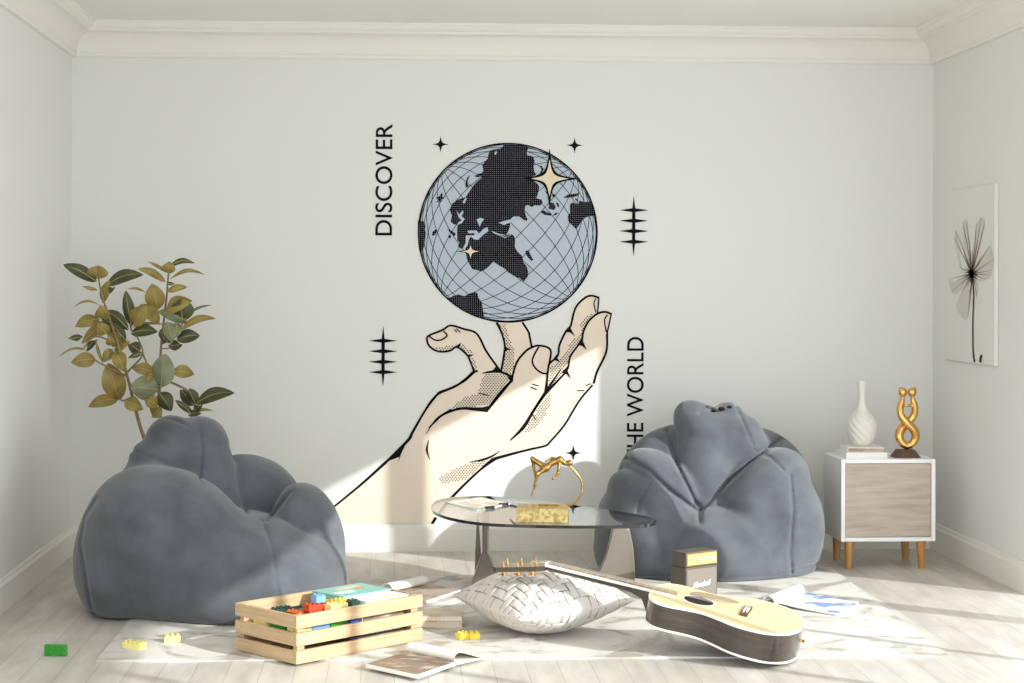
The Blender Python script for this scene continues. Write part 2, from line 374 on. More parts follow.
# ================================================================== WALL MURAL
mur = thing('wall_mural', 'back wall mural of a hand holding up a blue globe with lettering and stars', 'mural', (.55, YB-.001, 1.25))
def Wp(p, lay): v = atY(p[0], p[1], YB); return (v.x, YB-.0012*lay, v.z)
def orient(pts):
    A = sum(pts[i][0]*pts[(i+1) % len(pts)][1]-pts[(i+1) % len(pts)][0]*pts[i][1] for i in range(len(pts)))
    return pts if A < 0 else pts[::-1]
def clean(pts):
    out = []
    for p in pts:
        if not out or math.hypot(p[0]-out[-1][0], p[1]-out[-1][1]) > .05: out.append((float(p[0]), float(p[1])))
    if math.hypot(out[0][0]-out[-1][0], out[0][1]-out[-1][1]) < .05: out.pop()
    return out
def wpoly(g, pts, lay):
    pts = orient(clean(pts)); g.add([Wp(p, lay) for p in pts], [tuple(range(len(pts)))])
def wstroke(g, pts, wd, lay, smooth=6):
    P = crom(pts, smooth) if smooth and len(pts) > 2 else [np.array(p, float) for p in pts]
    n = len(P); W = [wd]*n if isinstance(wd, (int, float)) else list(np.interp(np.linspace(0, 1, n), np.linspace(0, 1, len(wd)), wd))
    L, Rr = [], []
    for i in range(n):
        t = P[min(i+1, n-1)]-P[max(i-1, 0)]; t = t/(np.linalg.norm(t)+1e-9); nn = np.array([-t[1], t[0]])*W[i]/2
        L.append(Wp(P[i]+nn, lay)); Rr.append(Wp(P[i]-nn, lay))
    g.add(L+Rr, [(i, i+1, n+i+1, n+i) for i in range(n-1)])
def inside(p, poly):
    c_ = False; j = len(poly)-1
    for i in range(len(poly)):
        (x1, y1), (x2, y2) = poly[i], poly[j]
        if (y1 > p[1]) != (y2 > p[1]) and p[0] < (x2-x1)*(p[1]-y1)/(y2-y1)+x1: c_ = not c_
        j = i
    return c_
def wdots(g, poly, lay, pitch=2.8, r=.72):
    xs = [p[0] for p in poly]; ys = [p[1] for p in poly]; j = 0; y = min(ys)
    while y < max(ys):
        x = min(xs)+(j % 2)*pitch/2
        while x < max(xs):
            if inside((x, y), poly): g.add([Wp((x+r*math.cos(k*math.pi/3), y+r*math.sin(k*math.pi/3)), lay) for k in range(6)][::-1], [(0, 1, 2, 3, 4, 5)])
            x += pitch
        y += pitch*.62; j += 1
def zz(ox, oy, s): return lambda *pts: [(ox+x/s, oy+y/s) for x, y in pts]
z1, z2, z3, z4 = zz(410, 135, 6.83), zz(500, 135, 6.83), zz(410, 225, 6.83), zz(500, 225, 6.83)
z5, z6, z7, z8 = zz(420, 290, 5.69), zz(500, 290, 5.69), zz(320, 360, 4.018), zz(430, 370, 4.268)
GC = (507.5, 232.7); GR = 89.3
def arc(a0, a1, n, r=GR): return [(GC[0]+r*math.cos(math.radians(a0+(a1-a0)*i/n)), GC[1]+r*math.sin(math.radians(a0+(a1-a0)*i/n))) for i in range(n+1)]
gl_ = G(); wpoly(gl_, arc(0, 360, 96), 1); globe = gl_.build('globe', 'ocean', mur, world=True)
tag(globe, 'round pale blue globe disc')
gi = G()
for s_ in (1, -1):
    for k in range(1, 15):
        m_ = GR*math.cos(math.pi*k/15); P = []
        for i in range(41):
            t = -math.pi/2+math.pi*i/40; a_, b_ = GR*math.sin(t), m_*math.cos(t)
            P.append((GC[0]+(a_*s_-b_)*.7071, GC[1]+(a_+b_*s_)*.7071))
        wstroke(gi, P, .62, 2, 0)
wstroke(gi, arc(0, 360, 120), 1.3, 3.2, 0)
gi.build('grid_line', 'ink', globe, world=True)
gd = G()
eur = arc(-93, -78, 6)
eur = [(503.7, 143.6)]+arc(-91, -77.5, 6)+z2((185, 78), (190, 92), (178, 112), (182, 140), (205, 140), (225, 150), (232, 180), (226, 220), (232, 252), (245, 270), (212, 286), (225, 310), (255, 335), (265, 352), (260, 385), (246, 430), (262, 436), (282, 440), (290, 462), (270, 482), (235, 478), (215, 492), (190, 478), (170, 482), (165, 520), (176, 552), (186, 575), (178, 586), (160, 580), (130, 556), (95, 555), (80, 562), (62, 592), (68, 612), (60, 645), (40, 683))+z4((62, 72), (80, 62), (95, 75), (102, 105), (100, 150), (118, 182), (152, 212), (158, 255), (180, 280), (192, 315), (190, 348), (162, 386), (135, 362), (100, 350), (60, 325), (35, 300), (0, 280))+z3((595, 268), (570, 250), (548, 272), (530, 290), (490, 318), (455, 308), (425, 302), (405, 268), (390, 240), (380, 190), (376, 158), (345, 162), (325, 145), (338, 122), (322, 105), (320, 20))+z1((322, 640), (322, 612), (298, 612), (276, 592), (285, 552), (268, 510), (288, 468), (330, 440), (378, 424), (400, 390), (430, 345), (455, 318), (488, 292), (470, 268), (498, 250), (490, 205), (510, 180), (528, 160), (532, 130), (545, 104), (572, 98), (612, 98), (630, 80))
wpoly(gd, eur, 3); gd.build('continent', 'land', globe, world=True)
for pl in (z1((52, 590), (95, 592), (104, 625), (100, 650), (112, 683))+z3((106, 60), (95, 150), (80, 188), (64, 160), (52, 60)),
           z3((270, 498), (300, 484), (330, 474), (372, 487), (405, 468), (440, 458), (462, 468), (468, 498), (492, 532), (500, 590), (510, 644))+arc(97.5, 132, 8),
           z3((148, 78), (152, 48), (174, 30), (184, 45), (170, 68)), z3((252, 22), (285, 42), (312, 60), (300, 78), (270, 52)), z3((258, 68), (280, 72), (276, 94), (262, 88)),
           z1((172, 468), (190, 445), (175, 430), (198, 420), (212, 398), (222, 404), (216, 424), (238, 430), (212, 442), (205, 465), (194, 452)),
           z1((410, 272), (385, 295), (374, 335), (380, 358), (402, 354), (388, 330), (396, 300)), z1((435, 282), (462, 290), (486, 278), (470, 262)),
           z2((474, 470), (496, 458), (514, 470), (532, 466), (540, 446), (575, 455), (618, 452), (634, 480), (646, 552), (610, 550), (575, 565), (552, 592), (518, 642), (494, 616), (466, 592), (460, 552), (476, 530)),
           z2((428, 428), (462, 405), (500, 398), (540, 396), (528, 412), (492, 424)), z2((510, 430), (532, 440), (528, 452), (512, 442)),
           z2((270, 205), (284, 212), (292, 238), (274, 276), (262, 278), (280, 238)), z2((328, 500), (340, 458), (362, 462), (378, 490), (366, 512)),
           z2((272, 525), (295, 512), (320, 528), (348, 532), (345, 550), (306, 545)), z2((358, 550), (378, 528), (398, 532), (372, 548)), z2((378, 458), (394, 462), (404, 486), (392, 490)), z2((352, 402), (376, 404), (372, 424), (356, 420)),
           z2((305, 382), (324, 388), (318, 402)), z4((172, 176), (192, 172), (208, 205), (226, 234), (214, 246), (192, 222), (176, 200))):
    gd = G(); wpoly(gd, pl, 3); gd.build('continent', 'land', globe, world=True)
gs = G()
for pl in (z3((392, 40), (452, 38), (470, 58), (500, 26), (528, 16), (534, 40), (500, 66), (462, 102), (432, 96), (416, 78), (402, 96), (392, 138), (372, 168), (358, 162), (378, 124), (380, 72), (438, 70), (440, 56), (396, 56)),
           z1((452, 578), (478, 566), (504, 574), (488, 596), (474, 628), (462, 600)), z1((602, 600), (636, 588), (700, 572), (700, 588), (640, 614)),
           z3((552, 38), (600, 58), (645, 74), (683, 58), (690, 66), (648, 90), (572, 56)), z4((0, 60), (40, 70), (62, 58), (66, 66), (40, 84), (0, 72)),
           z1((314, 514), (334, 544), (356, 516), (364, 528), (348, 556), (372, 574), (352, 602), (320, 616), (328, 598), (352, 582), (332, 566)),
           z1((356, 462), (378, 424), (384, 440), (368, 470)), z1((580, 112), (592, 116), (580, 138), (572, 128))):
    gs = G(); wpoly(gs, pl, 3.8); gs.build('inland_sea', 'ocean', globe, world=True)
def star4(cx, cy, r, q=.16, rr=None):
    rr = rr or (r, r, r, r); out = []
    for k in range(4):
        a0 = k*math.pi/2; t0 = (cx+rr[k]*math.cos(a0), cy+rr[k]*math.sin(a0)); k2 = (k+1) % 4; a1 = a0+math.pi/2; t1 = (cx+rr[k2]*math.cos(a1), cy+rr[k2]*math.sin(a1))
        ctl = (cx+r*q*math.cos(a0+math.pi/4)*.55, cy+r*q*math.sin(a0+math.pi/4)*.55)
        for i in range(10):
            t = i/10; out.append(tuple((1-t)**3*t0[j]+3*(1-t)**2*t*ctl[j]+3*(1-t)*t*t*ctl[j]+t**3*t1[j] for j in (0, 1)))
    return out
for (cx, cy, r, rr, q) in ((549, 178.5, 30, (31, 29, 30, 31), .30), (470.3, 251.4, 13, (14, 12, 15, 10), .30)):
    a = G(); wpoly(a, star4(cx, cy, r, q, rr), 4.4); st = a.build('star', 'ink', mur, world=True)
    a = G(); wpoly(a, star4(cx, cy, r*.92, q*.9, [v*.62 for v in rr]), 5); a.build('star_fill', 'starfill', st, world=True)
for (cx, cy) in ((440, 144.5), (574, 145), (574, 452.5)):
    a = G(); wpoly(a, star4(cx, cy, 8.4, .35), 2); a.build('star', 'ink', mur, world=True)
for (cx, y0, y1, bars) in ((633.4, 195, 256, (209.6, 220.2, 230.5, 241.2)), (383.4, 326, 387, (341.1, 351.6, 362.2, 372.5))):
    a = G(); yy = bars
    wpoly(a, [(cx, y0), (cx+1.6, yy[0]), (cx+1.6, yy[3]), (cx, y1), (cx-1.6, yy[3]), (cx-1.6, yy[0])], 2)
    for b_ in bars: wpoly(a, [(cx-14.5, b_), (cx-1.5, b_-1.9), (cx+1.5, b_-1.9), (cx+14.5, b_), (cx+1.5, b_+1.9), (cx-1.5, b_+1.9)], 2.6)
    a.build('spiked_ornament', 'ink', mur, world=True)
def text_mesh(s, ex=0, shear=0, offset=0):
    cu = bpy.data.curves.new('t', 'FONT'); cu.body = s; cu.size = 1; cu.extrude = ex; cu.shear = shear; cu.offset = offset
    o = bpy.data.objects.new('t', cu); COL.objects.link(o); dg = bpy.context.evaluated_depsgraph_get()
    me = bpy.data.meshes.new_from_object(o.evaluated_get(dg)); bpy.data.objects.remove(o); bpy.data.curves.remove(cu)
    V = np.array([v.co[:] for v in me.vertices]); F = [tuple(p.vertices) for p in me.polygons]; bpy.data.meshes.remove(me)
    V[:, 0] -= V[:, 0].min(); return V, F
def wall_text(s, xl, xr, yb, yt, name, anchor='full'):
    V, F = text_mesh(s, offset=.006); V[:, 1] -= V[:, 1].min(); hgt = V[:, 1].max(); wid = V[:, 0].max()
    sx = (yb-yt)/wid; sy = (xr-xl)/hgt
    a = G(); a.add([Wp((xr-v[1]*sy, yb-v[0]*sx), 2) for v in V], F); o = a.build(name, 'ink', mur, world=True); return wid*1.0
wall_text('DISCOVER', 375, 392, 235.8, 124.4, 'lettering')
wall_text('THE WORLD', 627.2, 644, 461, 336.3, 'lettering')
# the drawn hand
tip = z6((535, 530), (555, 460), (605, 350), (610, 245), (620, 190), (633, 135), (600, 122), (555, 130), (558, 85), (562, 45), (520, 30), (480, 45), (430, 100), (403, 205), (375, 235), (340, 310), (330, 370), (285, 415))
thumb = z6((290, 345), (265, 322), (215, 315), (182, 325), (165, 240), (128, 182))
fill = [(313, 524), (434, 524), (437, 517)]+z8((110, 530), (175, 465), (230, 415), (275, 380), (300, 372), (380, 350), (440, 335), (495, 322), (515, 305), (575, 235), (620, 160), (650, 115))+tip+thumb+z5((437, 185), (460, 230), (480, 290), (485, 330), (475, 400), (462, 465), (435, 435), (380, 350), (325, 250), (250, 222), (175, 203), (130, 228), (50, 262), (42, 290), (55, 320), (90, 345), (130, 352), (175, 345), (213, 325), (270, 370), (285, 400), (310, 465), (275, 495), (210, 545), (110, 590), (70, 630), (35, 680))+z7((430, 195), (375, 290), (355, 325), (270, 410), (165, 505), (35, 612))
a = G(); wpoly(a, fill, 1); hand = a.build('raised_hand', 'skin', mur, world=True)
a = G()
W1 = 1.7
def S(p, w_=W1, sm=6): wstroke(a, p, w_*1.2 if isinstance(w_, (int, float)) else [v*1.2 for v in w_], 3, sm)
S([(313, 525)]+z7((35, 612), (165, 505), (270, 410)), [1.6, 1.6, 2.4]); S(z7((270, 410), (355, 325), (375, 290), (430, 195), (480, 130)), [2, 2.6, 1.8, 1.8])
S(z7((480, 130), (530, 112), (580, 85), (622, 48)), 1.7)
wpoly(a, z7((262, 416), (355, 322), (328, 380), (316, 418), (322, 390), (285, 404)), 3.3)
S([(433, 524)]+[(437, 517.5)], 2.4, 0); S([(438.5, 515.5)]+z8((70, 575), (110, 530), (175, 465), (230, 415), (275, 380)), [2.4, 2.4, 2, 1.8, 3.4])
S(z8((275, 380), (300, 372), (380, 350), (440, 335), (495, 322), (515, 305), (575, 235), (620, 160), (650, 115), (695, 62)), [3, 1.8, 1.6, 1.6, 1.6])
S(z6((535, 530), (555, 460), (605, 350), (610, 245)), 1.8); S(z6((610, 245), (633, 135)), 1.2, 0)
S(z6((636, 135), (600, 122), (555, 132), (505, 175), (475, 235), (468, 290)), 1.7); S(z6((555, 130), (562, 45)), 1.2, 0); S(z6((565, 42), (520, 30), (480, 45), (430, 100), (403, 205)), 1.7)
S(z6((403, 205), (375, 235), (340, 310), (330, 370), (285, 415), (276, 440)), 1.7)
S(z6((468, 290), (440, 320), (400, 380), (385, 450), (330, 515), (260, 590), (195, 685)), [1.4, 1.6, 1.6, 1.6, 2.4, 1.6]); S(z8((560, -5), (490, 100), (440, 180), (400, 245), (345, 300)), [1, 2, 2.2, 3, 1])
S(z6((182, 325), (215, 315), (265, 322), (290, 345), (285, 400), (275, 450), (268, 530), (260, 592)), [1.7, 1.7, 1.7, 1.7, 2.4])
S(z6((182, 325), (150, 345), (100, 405), (75, 480), (70, 520)), 1.8); S(z5((525, 515), (470, 570), (400, 660)), 2); S(z8((352, 40), (300, 105), (250, 168)), 2)
S(z8((250, 170), (200, 167), (130, 165), (60, 190), (20, 225), (-2, 248)), [4, 2.4, 1.6, 1.4]); S(z7((530, 198), (470, 238), (428, 298)), [1.5, 1.4, .5])
wpoly(a, z8((200, 165), (262, 150), (285, 130), (250, 174)), 3.3)
S(z7((440, 322), (432, 360), (444, 400)), [.5, 1.8, .5]); S(z5((330, 585), (362, 592), (402, 602)), [.4, 1.1, .4])
S(z6((165, 240), (182, 325)), 1.7, 0); S(z6((128, 182), (165, 240)), 1.7, 0); S(z5((437, 185), (460, 230), (480, 290), (485, 330)), [2.2, 1.6, 1.6]); S(z5((485, 330), (475, 400), (462, 465)), 1.8)
S(z5((462, 465), (380, 350), (325, 250), (250, 222), (175, 203), (130, 228), (50, 262), (42, 290), (55, 320), (90, 345), (130, 352), (175, 345), (213, 325), (270, 370), (285, 400), (310, 465)), 1.7)
S(z5((330, 460), (300, 470), (275, 495), (210, 545), (110, 590), (70, 630), (35, 682)), 1.8)
S(z5((355, 474), (400, 466), (462, 466), (520, 490)), [.6, 2, 2, 1.8])
for pl in (z5((395, 468), (420, 452), (435, 432), (468, 470)), z5((200, 322), (236, 300), (222, 334)), z5((264, 368), (310, 366), (284, 382)), z5((484, 312), (495, 328), (524, 337), (482, 346)), z5((512, 480), (528, 485), (520, 520), (500, 500)),
           z6((372, 238), (396, 200), (408, 225), (428, 262), (400, 240)), z6((282, 418), (326, 362), (328, 385), (344, 410), (315, 398)), z6((438, 312), (472, 262), (474, 290), (494, 338), (466, 315)), z6((352, 468), (386, 430), (388, 462), (408, 505), (382, 478)), z6((276, 540), (262, 600), (245, 600), (260, 575))):
    wpoly(a, pl, 3.3)
S(z6((222, 322), (200, 360), (185, 405), (205, 445), (240, 470), (270, 475)), 1.4); S(z6((545, 45), (535, 75), (545, 125)), 1); S(z6((612, 138), (595, 170), (606, 238)), 1.1); S(z5((55, 265), (85, 285), (120, 285), (155, 260), (135, 235)), 1.3)
for p in (z5((195, 225), (212, 240)), z5((208, 220), (232, 242)), z6((175, 550), (212, 565)), z6((185, 533), (222, 545)), z6((440, 571), (482, 569)), z6((488, 542), (518, 530)), z8((433, 178), (455, 212))): S(p, .9, 0)
S(z8((168, 394), (230, 382), (270, 366), (302, 344)), [.5, 2, 1.6, .5])
a.build('ink_outline', 'ink', hand, world=True)
a = G()
for pl in (z5((365, 476), (470, 472), (515, 492), (500, 520), (400, 650), (190, 675), (180, 670), (262, 608), (330, 590), (350, 530)), z5((445, 190), (485, 188), (505, 260), (540, 350), (535, 430), (515, 482), (468, 460), (480, 400), (490, 340), (482, 270)),
           z5((80, 322), (150, 322), (210, 312), (180, 340), (120, 348)), z5((232, 305), (310, 360), (272, 366), (222, 325)), z5((290, 380), (318, 400), (328, 460), (308, 462)),
           z6((540, 128), (485, 145), (455, 190), (465, 240), (400, 300), (365, 370), (330, 410), (290, 435), (275, 560), (330, 500), (395, 410), (400, 375), (435, 315), (465, 275), (472, 225), (505, 172)), z8((512, 90), (515, 150), (480, 220), (430, 262), (405, 262), (440, 200)),
           z8((40, 465), (100, 425), (160, 402), (250, 384), (190, 440), (150, 468), (60, 486))):
    a = G(); wdots(a, pl, 2.2, 2.8, .7); a.build('stippling', 'ink', hand, world=True)

# ================================================================== CANVAS ON THE RIGHT WALL
cx0 = XR-.02
cv = thing('canvas_print', 'unframed white canvas print of a single grey flower hanging on the right wall', 'picture', (XR, 7.47, .91))
G().b2((cx0, 7.135, .915), (XR-.001, 7.805, 1.696)).build('canvas', 'canvas', cv, world=True, bevel=.003)
def Cp(p, lay=1): v = atX(p[0], p[1], cx0); return (cx0-.0008*lay, v.y, v.z)
f1, f2 = zz(930, 170, 6.21), zz(930, 270, 6.21)
def cfill(g, pts, lay=1):
    pts = orient(clean(crom(pts+[pts[0]], 4))); g.add([Cp(p, lay) for p in pts], [tuple(range(len(pts)))])
def cstroke(g, pts, wd, lay=2):
    P = crom(pts, 6); n = len(P); W = list(np.interp(np.linspace(0, 1, n), np.linspace(0, 1, len(wd)), wd)); L, R_ = [], []
    for i in range(n):
        t = P[min(i+1, n-1)]-P[max(i-1, 0)]; t = t/(np.linalg.norm(t)+1e-9); nn = np.array([-t[1], t[0]])*W[i]/2; L.append(Cp(P[i]+nn, lay)); R_.append(Cp(P[i]-nn, lay))
    g.add(L+R_, [(i, i+1, n+i+1, n+i) for i in range(n-1)])
pet = [f1((150, 410), (165, 370), (200, 600), (230, 640), (185, 590)), f1((205, 310), (228, 310), (255, 580), (240, 600), (212, 500)), f1((290, 320), (318, 280), (340, 320), (300, 480), (268, 590), (265, 480)), f1((375, 455), (398, 540), (380, 640), (330, 675), (290, 640), (280, 600), (320, 520)),
       f2((118, 45), (160, 60), (235, 20), (230, 70), (170, 135), (135, 125)), f2((240, 80), (252, 150), (238, 270), (215, 298), (168, 225), (190, 150)), f2((262, 60), (298, 90), (294, 150), (272, 150)), f2((290, 10), (380, -10), (345, 48), (305, 55))]
a = G()
for k_, p in enumerate(pet): cfill(a, p, 1+.25*k_)
fl_ = a.build('petal', 'petal', cv, world=True)
a = G()
ctr = f1((262, 632))[0]
for p in pet:
    for q in (p[0], p[1], p[2], p[-1]):
        mid = ((ctr[0]*.5+q[0]*.5+.5), (ctr[1]+q[1])/2); cstroke(a, [ctr, mid, q], [1.3, .6, .2], 3.4)
a.build('petal_vein', 'petal2', fl_, world=True)
a = G()
for ang in range(0, 360, 30):
    q = (ctr[0]+7*math.cos(math.radians(ang+10)), ctr[1]+9*math.sin(math.radians(ang+10))); cstroke(a, [ctr, ((ctr[0]+q[0])/2, (ctr[1]+q[1])/2), q], [2.2, 1.2, .3], 4)
cfill(a, [(ctr[0]+2.4*math.cos(t/8*6.283), ctr[1]+4.5*math.sin(t/8*6.283)) for t in range(8)], 4)
cstroke(a, f2((262, 0), (275, 130), (270, 300), (272, 480), (282, 560)), [1.6, 1.2, 1, 1.2, 1.7], 4); cstroke(a, f2((326, 515), (320, 535), (318, 562)), [2, 2.2, 2], 4)
a.build('flower_stem', 'sepia', cv, world=True)

# ================================================================== BEAN BAGS
def polydist(u, v, pts):
    d = np.full(u.shape, 1e9)
    for (x0, y0), (x1, y1) in zip(pts[:-1], pts[1:]):
        dx, dy = x1-x0, y1-y0; t = np.clip(((u-x0)*dx+(v-y0)*dy)/(dx*dx+dy*dy), 0, 1); d = np.minimum(d, np.hypot(u-x0-t*dx, v-y0-t*dy))
    return d
def wnoise(P, seed, sc, n=7):
    r = np.random.default_rng(seed); out = 0
    for i in range(n):
        k = r.normal(size=3); k = k/np.linalg.norm(k)*sc*r.uniform(.6, 1.5); out = out+np.sin(P @ k+r.uniform(0, 6.28)+1.3*np.sin(P @ r.normal(size=3)*sc*.4))
    return out/n
def beanbag(label, loc, blobs, seams, half, hgt, seed, h=.0095, base_z=RUG):
    loc = Vector((loc[0], loc[1], base_z)); t = thing('bean_bag', label, 'bean bag', loc)
    L = np.array(loc[:])
    def fn(P):
        Wd = P+L; d = None
        for b in blobs:
            if b[0] == 'e': _, px, py, Y, r, tilt, k = b; c_ = np.array(atY(px, py, Y)[:])-L; e = ell(P, c_, r, rotm('Y', tilt))
            else: _, px, py, Y, ra, px2, py2, Y2, rb, k = b; e = caps(P, np.array(atY(px, py, Y)[:])-L, np.array(atY(px2, py2, Y2)[:])-L, ra, rb)
            d = e if d is None else smin(d, e, k)
        d = d+.0035*wnoise(P, seed, 17)+.0018*wnoise(P, seed+1, 42)
        m_ = np.abs(d) < .05
        u, v = proj_np(Wd[m_]); front = (Wd[m_][:, 1] < L[1]+.12).astype(float); dd = d[m_]
        for pts, wd, dep in seams: dd = dd+dep*np.exp(-(polydist(u, v, pts)/wd)**2)*front
        d[m_] = dd
        return -smin(-d, P[..., 2]-0.0, .02) if False else np.maximum(d, -P[..., 2])
    P, F = surfnet(fn, (-half[0], -half[1], -.02), (half[0], half[1], hgt), h)
    P[:, 2] = np.maximum(P[:, 2], 0)
    body = mesh_np('cover', P, F, 'suede', t); return t, body
bagL, cL = beanbag('grey suede bean bag at the left, in front of the potted rubber plant', (-.69, 6.66), [
    ('e', 216, 571, 6.68, (.485, .44, .235), 0, .02),
    ('e', 175, 544, 6.56, (.345, .34, .262), 37, .04),
    ('e', 140, 550, 6.66, (.24, .32, .27), 10, .07),
    ('e', 124, 578, 6.64, (.155, .3, .17), 0, .06),
    ('e', 236, 582, 6.50, (.32, .30, .20), 10, .05),
    ('c', 150, 510, 6.74, .17, 151, 462, 6.76, .085, .05),
    ('c', 198, 520, 6.84, .215, 200, 447, 6.88, .120, .011),
    ('c', 178, 500, 6.82, .2, 172, 443, 6.82, .105, .03),
    ('e', 255, 497, 7.0, (.21, .2, .16), 27, .011),
    ('e', 308, 542, 6.86, (.15, .26, .235), -10, .011),
    ('e', 305, 583, 6.66, (.17, .34, .17), 0, .05),
    ], [([(201, 432), (203, 455), (200, 482)], 1.5, .013), ([(263, 522), (272, 545), (277, 575), (280, 600)], 1.8, .008), ([(128, 450), (146, 457), (166, 464)], 2.2, .008),
        ([(163, 416), (180, 424), (202, 430), (218, 426)], 1.6, .012), ([(98, 500), (86, 520), (82, 545), (87, 575), (91, 600), (96, 617)], 1.5, .009), ([(240, 456), (246, 490), (247, 514)], 1.7, .016), ([(268, 522), (283, 505), (297, 483)], 1.8, .014)],
    (.64, .56), .82, 3, h=.0078)
bagR, cR = beanbag('grey suede bean bag on the right between glass table and white cabinet', (1.33, 7.46), [
    ('e', 706, 552, 7.46, (.48, .38, .235), 0, .02),
    ('e', 690, 482, 7.60, (.33, .2, .27), 0, .03),
    ('e', 742, 482, 7.62, (.31, .2, .26), 0, .03),
    ('e', 718, 548, 7.36, (.34, .27, .185), 0, .05),
    ('e', 645, 532, 7.44, (.21, .28, .26), 8, .06),
    ('e', 770, 527, 7.46, (.225, .30, .27), -8, .06),
    ('c', 704, 505, 7.5, .20, 706, 434, 7.50, .13, .011),
    ('c', 745, 478, 7.54, .18, 738, 440, 7.50, .125, .05),
    ('e', 664, 482, 7.44, (.205, .18, .115), 36, .013),
    ('e', 652, 503, 7.38, (.21, .18, .12), 33, .013),
    ('e', 645, 522, 7.40, (.20, .24, .18), 20, .05),
    ('e', 760, 491, 7.40, (.245, .2, .16), -38, .012),
    ('e', 784, 514, 7.42, (.165, .24, .22), -12, .05),
    ('e', 691, 417, 7.52, (.075, .08, .08), -20, .035), ('e', 729, 414, 7.54, (.065, .07, .06), 15, .03),
    ], [([(755, 449), (772, 457), (785, 469)], 1.4, .009), ([(791, 473), (794, 509), (791, 551), (793, 572)], 1.4, .010), ([(600, 568), (638, 573), (718, 579), (773, 574), (820, 562)], 1.4, .010), ([(735, 403), (745, 424), (754, 444)], 1.4, .009),
        ([(638, 512), (641, 497), (651, 484)], 1.4, .010), ([(622, 455), (650, 470), (670, 489), (697, 509)], 2, .02), ([(782, 436), (750, 462), (722, 488), (702, 509)], 2.3, .026), ([(668, 430), (678, 465), (697, 503)], 2, .02), ([(700, 505), (701, 521)], 2.4, .022), ([(700, 412), (706, 407), (716, 410)], 1.6, .014)],
    (.64, .56), .82, 11, h=.0078)
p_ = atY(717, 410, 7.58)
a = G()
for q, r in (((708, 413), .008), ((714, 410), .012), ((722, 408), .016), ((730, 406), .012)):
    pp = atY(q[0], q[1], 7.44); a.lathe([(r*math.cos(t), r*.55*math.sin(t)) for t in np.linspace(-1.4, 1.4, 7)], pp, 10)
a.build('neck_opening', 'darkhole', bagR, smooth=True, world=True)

# ================================================================== POTTED PLANT
YP = 7.45
pb = atY(155, 540, YP); pbase = Vector((pb.x, YP, 0))
pl = thing('potted_rubber_plant', 'tall rubber plant with olive and dark green leaves behind the left bean bag', 'plant', pbase)
G().lathe([(.11, 0), (.115, .01), (.145, .26), (.152, .262), (.152, .285), (.138, .285), (.134, .25)]).build('pot', 'terracotta', pl, smooth=True)
G().lathe([(.10, .22), (.132, .25), (.02, .258)]).build('soil', 'soil', pl, smooth=True)
A_, B_, C_, D_ = zz(60, 255, 7.59), zz(130, 255, 7.59), zz(60, 340, 7.59), zz(130, 340, 7.59)
def Pp(p, d=0): return atY(p[0], p[1], YP+d)
st = G()
def stem(pts, r0, r1, d0=0, d1=0, root=False):
    P = [Pp(p, d0+(d1-d0)*i/(len(pts)-1)) for i, p in enumerate(pts)]
    if root: P = [Vector((pbase.x+(P[0].x-pbase.x)*.25, YP, .24))]+P
    P = [Vector(p) for p in crom([p[:] for p in P], 5)]; st.tube(P, list(np.linspace(r0, r1, len(P))), 7)
stem([(150, 460), (140, 425), (133, 398), (127, 375), (118, 345), (108, 315), (103, 300), (99, 283), (98, 268)], .0095, .003, 0, -.05, True)
stem([(160, 460), (161, 418), (160, 380), (162, 340), (166, 305), (168, 280), (169, 263)], .0085, .003, .03, .03, True)
stem([(161, 400), (150, 372), (143, 355)], .005, .004, .02, .0); stem([(165, 382), (172, 384), (188, 392), (195, 404), (193, 420)], .006, .004, .03, .0)
stem([(128, 378), (105, 367), (94, 361)], .005, .003, -.01, -.05); stem([(133, 398), (122, 402), (118, 390)], .004, .003); stem([(125, 377), (131, 370), (143, 355), (136, 335)], .005, .003, -.02, .05)
stem([(118, 345), (95, 338), (84, 350)], .004, .003, -.02, -.05); stem([(162, 345), (172, 340), (181, 328), (184, 320)], .005, .003, .03, 0); stem([(136, 338), (131, 330), (131, 322)], .004, .003, .05, 0); stem([(163, 350), (172, 349)], .003, .003, .03, 0)
st.build('stem', 'bark', pl, world=True, smooth=True)
lf = G(); rib = G()
